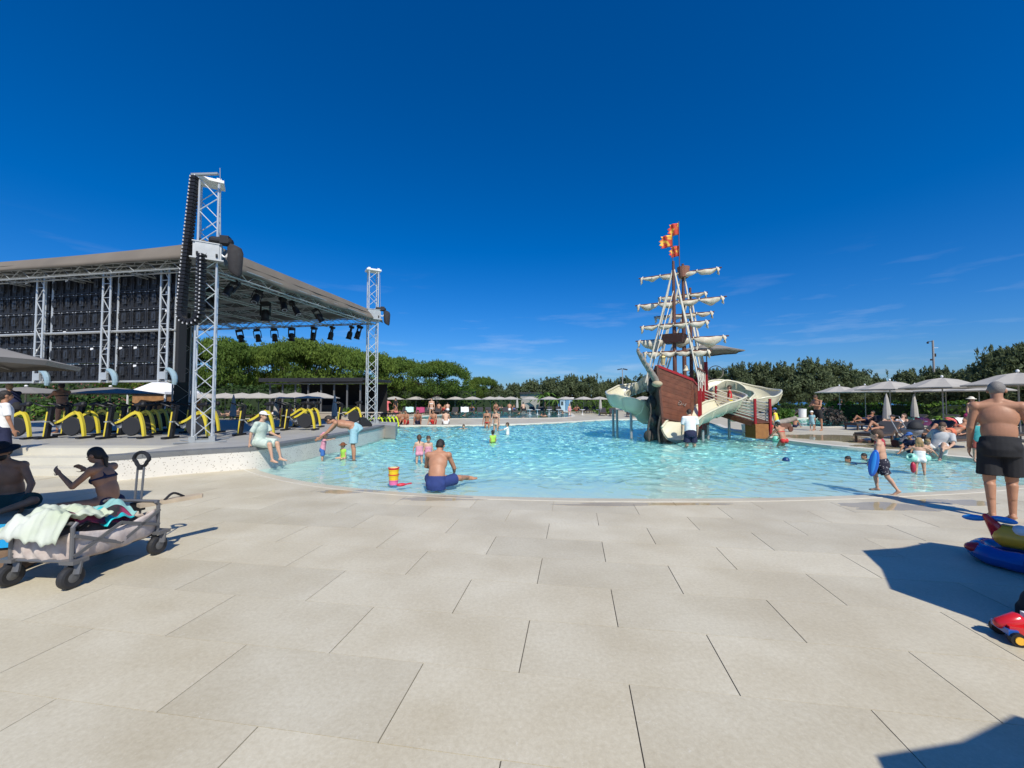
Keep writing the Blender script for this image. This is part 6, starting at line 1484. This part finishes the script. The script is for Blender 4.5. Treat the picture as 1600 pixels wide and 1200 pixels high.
o = empty('beach_ball', gnd(1212, 690, WATER)+Vector((0, 0, .10)), 0, 'mint green ball beside the woman in red bikini', 'ball'); MB().ell((0, 0, 0), (.12, .12, .12), None, 16, 10).build('shell', mat('ball_mint', (.2, .6, .45), .35), o, smooth=True); MB().ell((0, 0, .06), (.106, .106, .02), None, 16, 4).build('stripe', mat('ball_dark', (.03, .2, .2), .35), o)
# flip flops
def flipflop(loc, rz, label):
    o = empty('flip_flop', loc, rz, label, 'sandal', 'flip flops by the terrazzo wall')
    MB().prism([(-.045, -.13), (.035, -.13), (.048, .03), (.04, .12), (-.02, .135), (-.05, .05)], 0, .022).build('sole', mat('sole_dark', (.03, .03, .022), .8), o)
    MB().tube(catmull([(-.05, -.02, .02), (-.03, .03, .07), (.0, .08, .035)], 5), .010, 6).tube(catmull([(.045, -.02, .02), (.03, .03, .07), (.0, .08, .035)], 5), .010, 6).build('strap', mat('strap_olive', (.05, .05, .03), .7), o)
flipflop(gnd(318, 732), R(60), 'dark olive flip flop on the left by the terrazzo wall'); flipflop(gnd(328, 731), R(95), 'dark olive flip flop on the right by the terrazzo wall')
# ---------------------------------------------------------------- folding wagon
c1, c2, c3 = gnd(110, 920), gnd(40, 914), gnd(245, 866)        # wheel contact points: near front, near left, far rear
ax = (c3-c1); L_ = ax.length; axn = ax.normalized(); sdw = Vector((-axn.y, axn.x, 0)); W_ = .56
wg = empty('folding_wagon', c1, math.atan2(axn.y, axn.x), 'grey framed folding wagon with striped taupe cloth and black wheels', 'wagon')
M_wf = mat('wagon_frame', (.16, .16, .165), .4, metal=.4); M_wc = cloth('wagon', (.36, .29, .26), col2=(.64, .56, .50), scale=7)
ZB_, ZT = .22, .53
for x_, y_ in ((0, 0), (0, W_), (L_, 0), (L_, W_)):
    w = MB(); Mw = Matrix.Rotation(R(90), 3, 'X'); w.lathe([(.04, -.028), (.072, -.032), (.088, -.025), (.093, 0), (.088, .025), (.072, .032), (.04, .028)], 24, (x_, y_, .093), M=Mw)
    wo_ = w.build('wheel', mat('tyre_black', (.02, .02, .022), .6), wg, smooth=False); MB().lathe([(.02, -.036), (.042, -.030), (.042, .030), (.02, .036)], 12, (x_, y_, .093), M=Mw).build('hub', mat('hub_grey', (.1, .1, .1), .4), wo_)
    MB().bar((x_, y_-.05, .12), (x_+.02, y_-.045, ZB_), .05, .02).bar((x_, y_+.05, .12), (x_+.02, y_+.045, ZB_), .05, .02).box((x_+.02, y_, ZB_), (.12, .13, .03)).build('fork', M_wf, wg)
    MB().tube([(x_, y_, ZB_), (x_, y_, ZT-.03), (x_+(.03 if x_ == 0 else -.03), y_, ZT)], .016, 8).build('corner_post', M_wf, wg)
for y_ in (0, W_):
    for a, b in (((0, ZB_+.04), (L_*.5, ZT-.10)), ((L_*.5, ZT-.10), (L_, ZB_+.08)), ((0, ZT-.1), (L_*.5, ZB_+.03)), ((L_*.5, ZB_+.03), (L_, ZT-.08))):
        MB().bar((a[0], y_-.02, a[1]), (b[0], y_-.02, b[1]), .012, .028).build('scissor_bar', M_wf, wg)
for x_ in (0, L_): [MB().tube([(x_, 0, z_), (x_, W_, z_)], .015, 8).build('end_rail', M_wf, wg) for z_ in (ZT, ZB_)]
# cloth tub: sides sag between the corners
def panel(a, b, name, push):
    a, b = Vector(a), Vector(b); g = []; nr = Vector(((b-a).y, -(b-a).x, 0)).normalized()*push
    for i in range(21):
        t = i/20; p = a.lerp(b, t); row = []
        for j in range(9):
            v = j/8; zt_ = ZT-.07-.05*math.sin(math.pi*t); z_ = ZB_-.02*math.sin(math.pi*t)+(zt_-ZB_)*v
            row.append(p+nr*(.03*math.sin(math.pi*t)*math.sin(math.pi*v)+.012*math.sin(t*24+v*5)*(1-v*.4))+Vector((0, 0, z_)))
        g.append(row)
    o = MB().sheet(g).build(name, M_wc, wg, smooth=True); s_ = o.modifiers.new('t', 'SOLIDIFY'); s_.thickness = .006
panel((.02, .01, 0), (L_-.02, .01, 0), 'cloth_side', 1); panel((L_-.02, W_-.01, 0), (.02, W_-.01, 0), 'cloth_side', 1); panel((.015, W_-.01, 0), (.015, .01, 0), 'cloth_end', 1); panel((L_-.015, .01, 0), (L_-.015, W_-.01, 0), 'cloth_end', 1)
MB().box((L_/2, W_/2, ZB_-.01), (L_-.06, W_-.04, .03)).build('cloth_floor', M_blackm, wg)
hd_ = MB()
for y_ in (W_/2-.035, W_/2+.035): hd_.tube([(L_+.04, y_, ZB_+.1), (L_+.07, y_, .86)], .010, 8)
hd_.build('pull_rods', M_wf, wg)
gq = []
for i in range(21):
    a = 2*math.pi*i/20; gq.append((L_+.075, W_/2+.085*math.cos(a)*(1-.25*(math.sin(a) < -.3)), .935+.075*math.sin(a)))
MB().tube(gq, .018, 8, cap=False).tube([(L_+.07, W_/2, .83), (L_+.073, W_/2, .88)], .03, 8).build('handle', M_black, wg)
MB().box((L_+.05, W_/2, .46), (.06, .11, .08)).build('rod_clamp', M_black, wg)
# things carried in the wagon
def local(x, y, z): return c1+axn*x+sdw*y+Vector((0, 0, z))
def blanket(label, col, x0, x1, y0, y1, zf, m=None, cat='towel', nx=48, ny=40, name='towel'):
    g = []
    for i in range(nx+1):
        g.append([local(x0+(x1-x0)*i/nx, y0+(y1-y0)*j/ny, zf(i/nx, j/ny))-c1 for j in range(ny+1)])
    o = MB().sheet(g).build(name, m or cloth('t'+label[:12], col, scale=5), None, c1, 0, True); tag(o, label, cat, 'bathing things in and by the wagon'); s_ = o.modifiers.new('t', 'SOLIDIFY'); s_.thickness = .008; s_.offset = -1
    return o
bump_ = lambda a, b: .03*math.sin(a*7+b*3)+.02*math.sin(a*13-b*8)
blanket('pale green and white towel heaped at the front of the wagon', (.55, .62, .45), -.10, .34, .02, W_+.10, lambda a, b: ZT+.08*math.sin(math.pi*min(1, a*1.1))**.6*math.sin(math.pi*(.12+.76*b))-.22*max(0, .22-a)*3-.55*max(0, b-.82)+bump_(a, b)*.9+.016*math.sin(b*26+a*4)+.009*math.sin(b*55-a*13)+.008*math.sin(a*31+b*9), cloth('pale_towel', (.42, .48, .32), col2=(.60, .61, .58), scale=2.2))
blanket('grey turquoise towel lying along the wagon', (.22, .42, .40), .35, L_-.12, .10, W_-.03, lambda a, b: ZT-.13+.10*math.sin(math.pi*b)+.03*a+bump_(a, b)*.9+.012*math.sin(b*30+a*9))
blanket('bright turquoise float sheet folded in the wagon', (.02, .50, .55), .30, L_*.72, .03, .30, lambda a, b: ZT-.12+.06*math.sin(a*3)+.05*b+.5*bump_(a, b), mat('turq_vinyl', (.02, .48, .52), .3))
blanket('dark red and black bag slumped in the wagon', (.25, .03, .08), .10, .55, .06, W_*.6, lambda a, b: ZT-.06+.10*math.sin(math.pi*b)-.06*a+.6*bump_(a, b), cloth('bag_red', (.02, .02, .022), col2=(.30, .03, .09), scale=4, lo=.45, hi=.55), 'bag', name='bag')
# skateboard like wooden float on the wagon's far end, under handle
o = empty('wooden_paddle', local(L_+.02, .1, .48), math.atan2(axn.y, axn.x)-R(28), 'pale wooden board with dark loop sticking out of the wagon', 'board'); MB().prism([(-.1, -.05), (.42, -.06), (.45, .0), (.42, .06), (-.1, .05)], 0, .035).build('board', mat('pale_wood', (.45, .36, .25), .6, var=.15), o); MB().tube(catmull([(.1, -.02, .035), (.18, .0, .09), (.28, .02, .035)], 5), .012, 6).build('loop', M_black, o)
# bright blue float and bag stack at far left
o = empty('blue_float', gnd(-20, 893)+Vector((0, 0, .26)), R(20), 'flat bright blue swim float lying on a bag at the left edge', 'float'); MB().box((0, 0, .05), (.62, .5, .09)).build('slab', mat('float_blue', (.01, .30, .62), .35), o); MB().box((0, 0, .105), (.5, .4, .012)).build('top_panel', mat('float_cyan', (.03, .42, .7), .35), o)
o = empty('beach_bag', gnd(-20, 893), R(20), 'brown woven beach bag under the blue float', 'bag'); link('body', remeshed(MB().box((0, 0, .13), (.6, .45, .25)).ell((0, 0, .12), (.36, .28, .14)), .02, mat('woven_brown', (.16, .10, .06), .85, var=.25, scale=20), 'body', 3), o); MB().tube(catmull([(-.15, -.24, .2), (-.1, -.27, .05), (.1, -.27, .05), (.15, -.24, .2)], 6), .014, 6).build('handle', mat('bag_strap', (.06, .04, .03), .8), o)
# beard for the man at left
# ---------------------------------------------------------------- inflatables at right
pl = empty('inflatable_plane', gnd(1592, 884), R(128), 'inflatable toy plane with red nose and blue propeller', 'inflatable')
MR, MBl, MY = mat('vinyl_red', (.55, .015, .02), .22, coat=.3), mat('vinyl_blue', (.012, .085, .36), .22, coat=.3), mat('vinyl_yellow', (.80, .42, .03), .22, coat=.3)
ML2 = mat('vinyl_light_blue', (.03, .27, .68), .22, coat=.3)
def torus(mb, c, R1, r, flat=1.0, n=36, k=14):
    g = []
    for i in range(n+1):
        a = 2*math.pi*i/n; pu = 1+.05*math.sin(a*9)
        g.append([(c[0]+(R1+r*pu*math.cos(q))*math.cos(a), c[1]+(R1+r*pu*math.cos(q))*math.sin(a)*flat, c[2]+r*pu*math.sin(q)) for q in [2*math.pi*j/k for j in range(k+1)]])
    return mb.sheet(g)
torus(MB(), (0, 0, .09), .24, .085).build('swim_ring', MBl, pl, smooth=True)
MB().caps((.19, .04, .43), (.10, .0, .27), .022, .085, 18).build('nose_cone', MR, pl, smooth=True)
for s_ in (-1, 1): MB().ell((.17+s_*.095, .02, .40-.01*s_), (.085, .028, .030), Matrix.Rotation(R(6*s_), 3, 'Y'), 16, 12).build('propeller_blade', ML2, pl, smooth=True)
MB().caps((.05, 0, .26), (-.38, 0, .24), .115, .10, 18).build('fuselage', MY, pl, smooth=True)
MB().ell((-.02, .02, .33), (.06, .09, .05)).build('white_patch', M_white, pl, smooth=True)
MB().ell((.25, .10, .12), (.09, .08, .05), Matrix.Rotation(R(20), 3, 'Z')).build('red_patch', MR, pl, smooth=True)
for s_ in (-1, 1): MB().caps((-.08, s_*.26, .10), (-.14, s_*.46, .11), .075, .05, 14).build('wing', MBl, pl, smooth=True)
MB().tube([(-.30, .0, .33), (-.32, 0, .45)], [.03, .06], 10).build('tail_fin', MR, pl, smooth=True)
tc_ = empty('toy_truck', gnd(1600, 1003), R(160), 'red and blue plastic toy vehicle with yellow wheels', 'toy vehicle')
MB().box((0, 0, .085), (.20, .12, .05)).build('chassis', MR, tc_); MB().caps((.11, 0, .10), (.04, 0, .13), .035, .05, 12).build('bonnet', MR, tc_, smooth=True); MB().box((-.06, 0, .14), (.08, .11, .07)).build('cabin', M_white, tc_)
MB().box((.09, 0, .075), (.05, .15, .035)).build('bumper', MBl, tc_)
for x_ in (-.065, .075):
    for s_ in (-1, 1): 
        wv = MB().tube([(x_, s_*.062, .042), (x_, s_*.095, .042)], .042, 16).build('wheel', M_black, tc_); MB().tube([(x_, s_*.094, .042), (x_, s_*.101, .042)], .024, 12).build('hub', MY, wv)
MB().box((-.13, 0, .06), (.10, .14, .05)).build('trailer', mat('vinyl_teal', (.02, .28, .24), .3), tc_)
o = empty('black_bag', gnd(1640, 975), 0, 'black bag at the right edge behind the toy vehicle', 'bag'); link('body', remeshed(MB().ell((0, 0, .12), (.16, .12, .13)).box((0, 0, .05), (.26, .2, .1)), .015, M_blackm, 'body', 3), o); MB().tube(catmull([(-.08, 0, .22), (0, 0, .32), (.08, 0, .22)], 5), .012, 6).build('strap', M_black, o)
# ---------------------------------------------------------------- pram on the right
pm = empty('pram', gnd(1425, 700), R(100), 'grey and black pram parked among the right hand loungers', 'pram')
MB().ell((0, 0, .58), (.30, .22, .20), None, 16, 8, (-90, 10)).build('carrycot', mat('pram_grey', (.22, .22, .23), .8, var=.2), pm, smooth=True)
MB().ell((-.12, 0, .62), (.20, .225, .26), None, 16, 8, (0, 90)).build('hood', M_blackm, pm, smooth=True)
for x_ in (-.3, .3):
    for s_ in (-1, 1): MB().tube([(x_, s_*.22, .12), (x_, s_*.26, .12)], .12, 16).build('wheel', M_black, pm)
for s_ in (-1, 1): MB().tube([(-.3, s_*.22, .12), (.25, s_*.2, .5), (.5, s_*.2, 1.0)], .014, 6).tube([(.3, s_*.22, .12), (-.1, s_*.2, .5)], .014, 6).build('frame_bar', M_alud, pm)
MB().tube([(.5, -.2, 1.0), (.5, .2, 1.0)], .018, 8).build('handle', M_black, pm); MB().box((0, 0, .24), (.44, .32, .12)).build('basket', M_white, pm)
# bags beside loungers
for i, (px, py, col, lab) in enumerate(((1404, 697, (.03, .2, .2), 'teal beach bag under the dark lounger by the side pool'), (1375, 697, (.35, .03, .05), 'red bag at the foot of the nearest lounger'), (1458, 690, (.03, .03, .05), 'black bag right of the pram'), (1418, 690, (.02, .06, .2), 'dark blue bag left of the pram'), (1466, 676, (.55, .53, .5), 'white bag on the paving under the parasols'), (1500, 690, (.45, .43, .4), 'pale bag beside the sunbather in orange'))):
    o = empty('beach_bag', gnd(px, py), R(30*i), lab, 'bag', 'bags beside the loungers'); link('body', remeshed(MB().ell((0, 0, .13), (.2, .13, .15)).box((0, 0, .06), (.32, .2, .12)), .025, cloth('bag%d' % i, col), 'body', 3), o); MB().tube(catmull([(-.1, 0, .24), (0, 0, .36), (.1, 0, .24)], 5), .012, 6).build('strap', M_black, o)

bpy.data.scenes.remove(WORK)
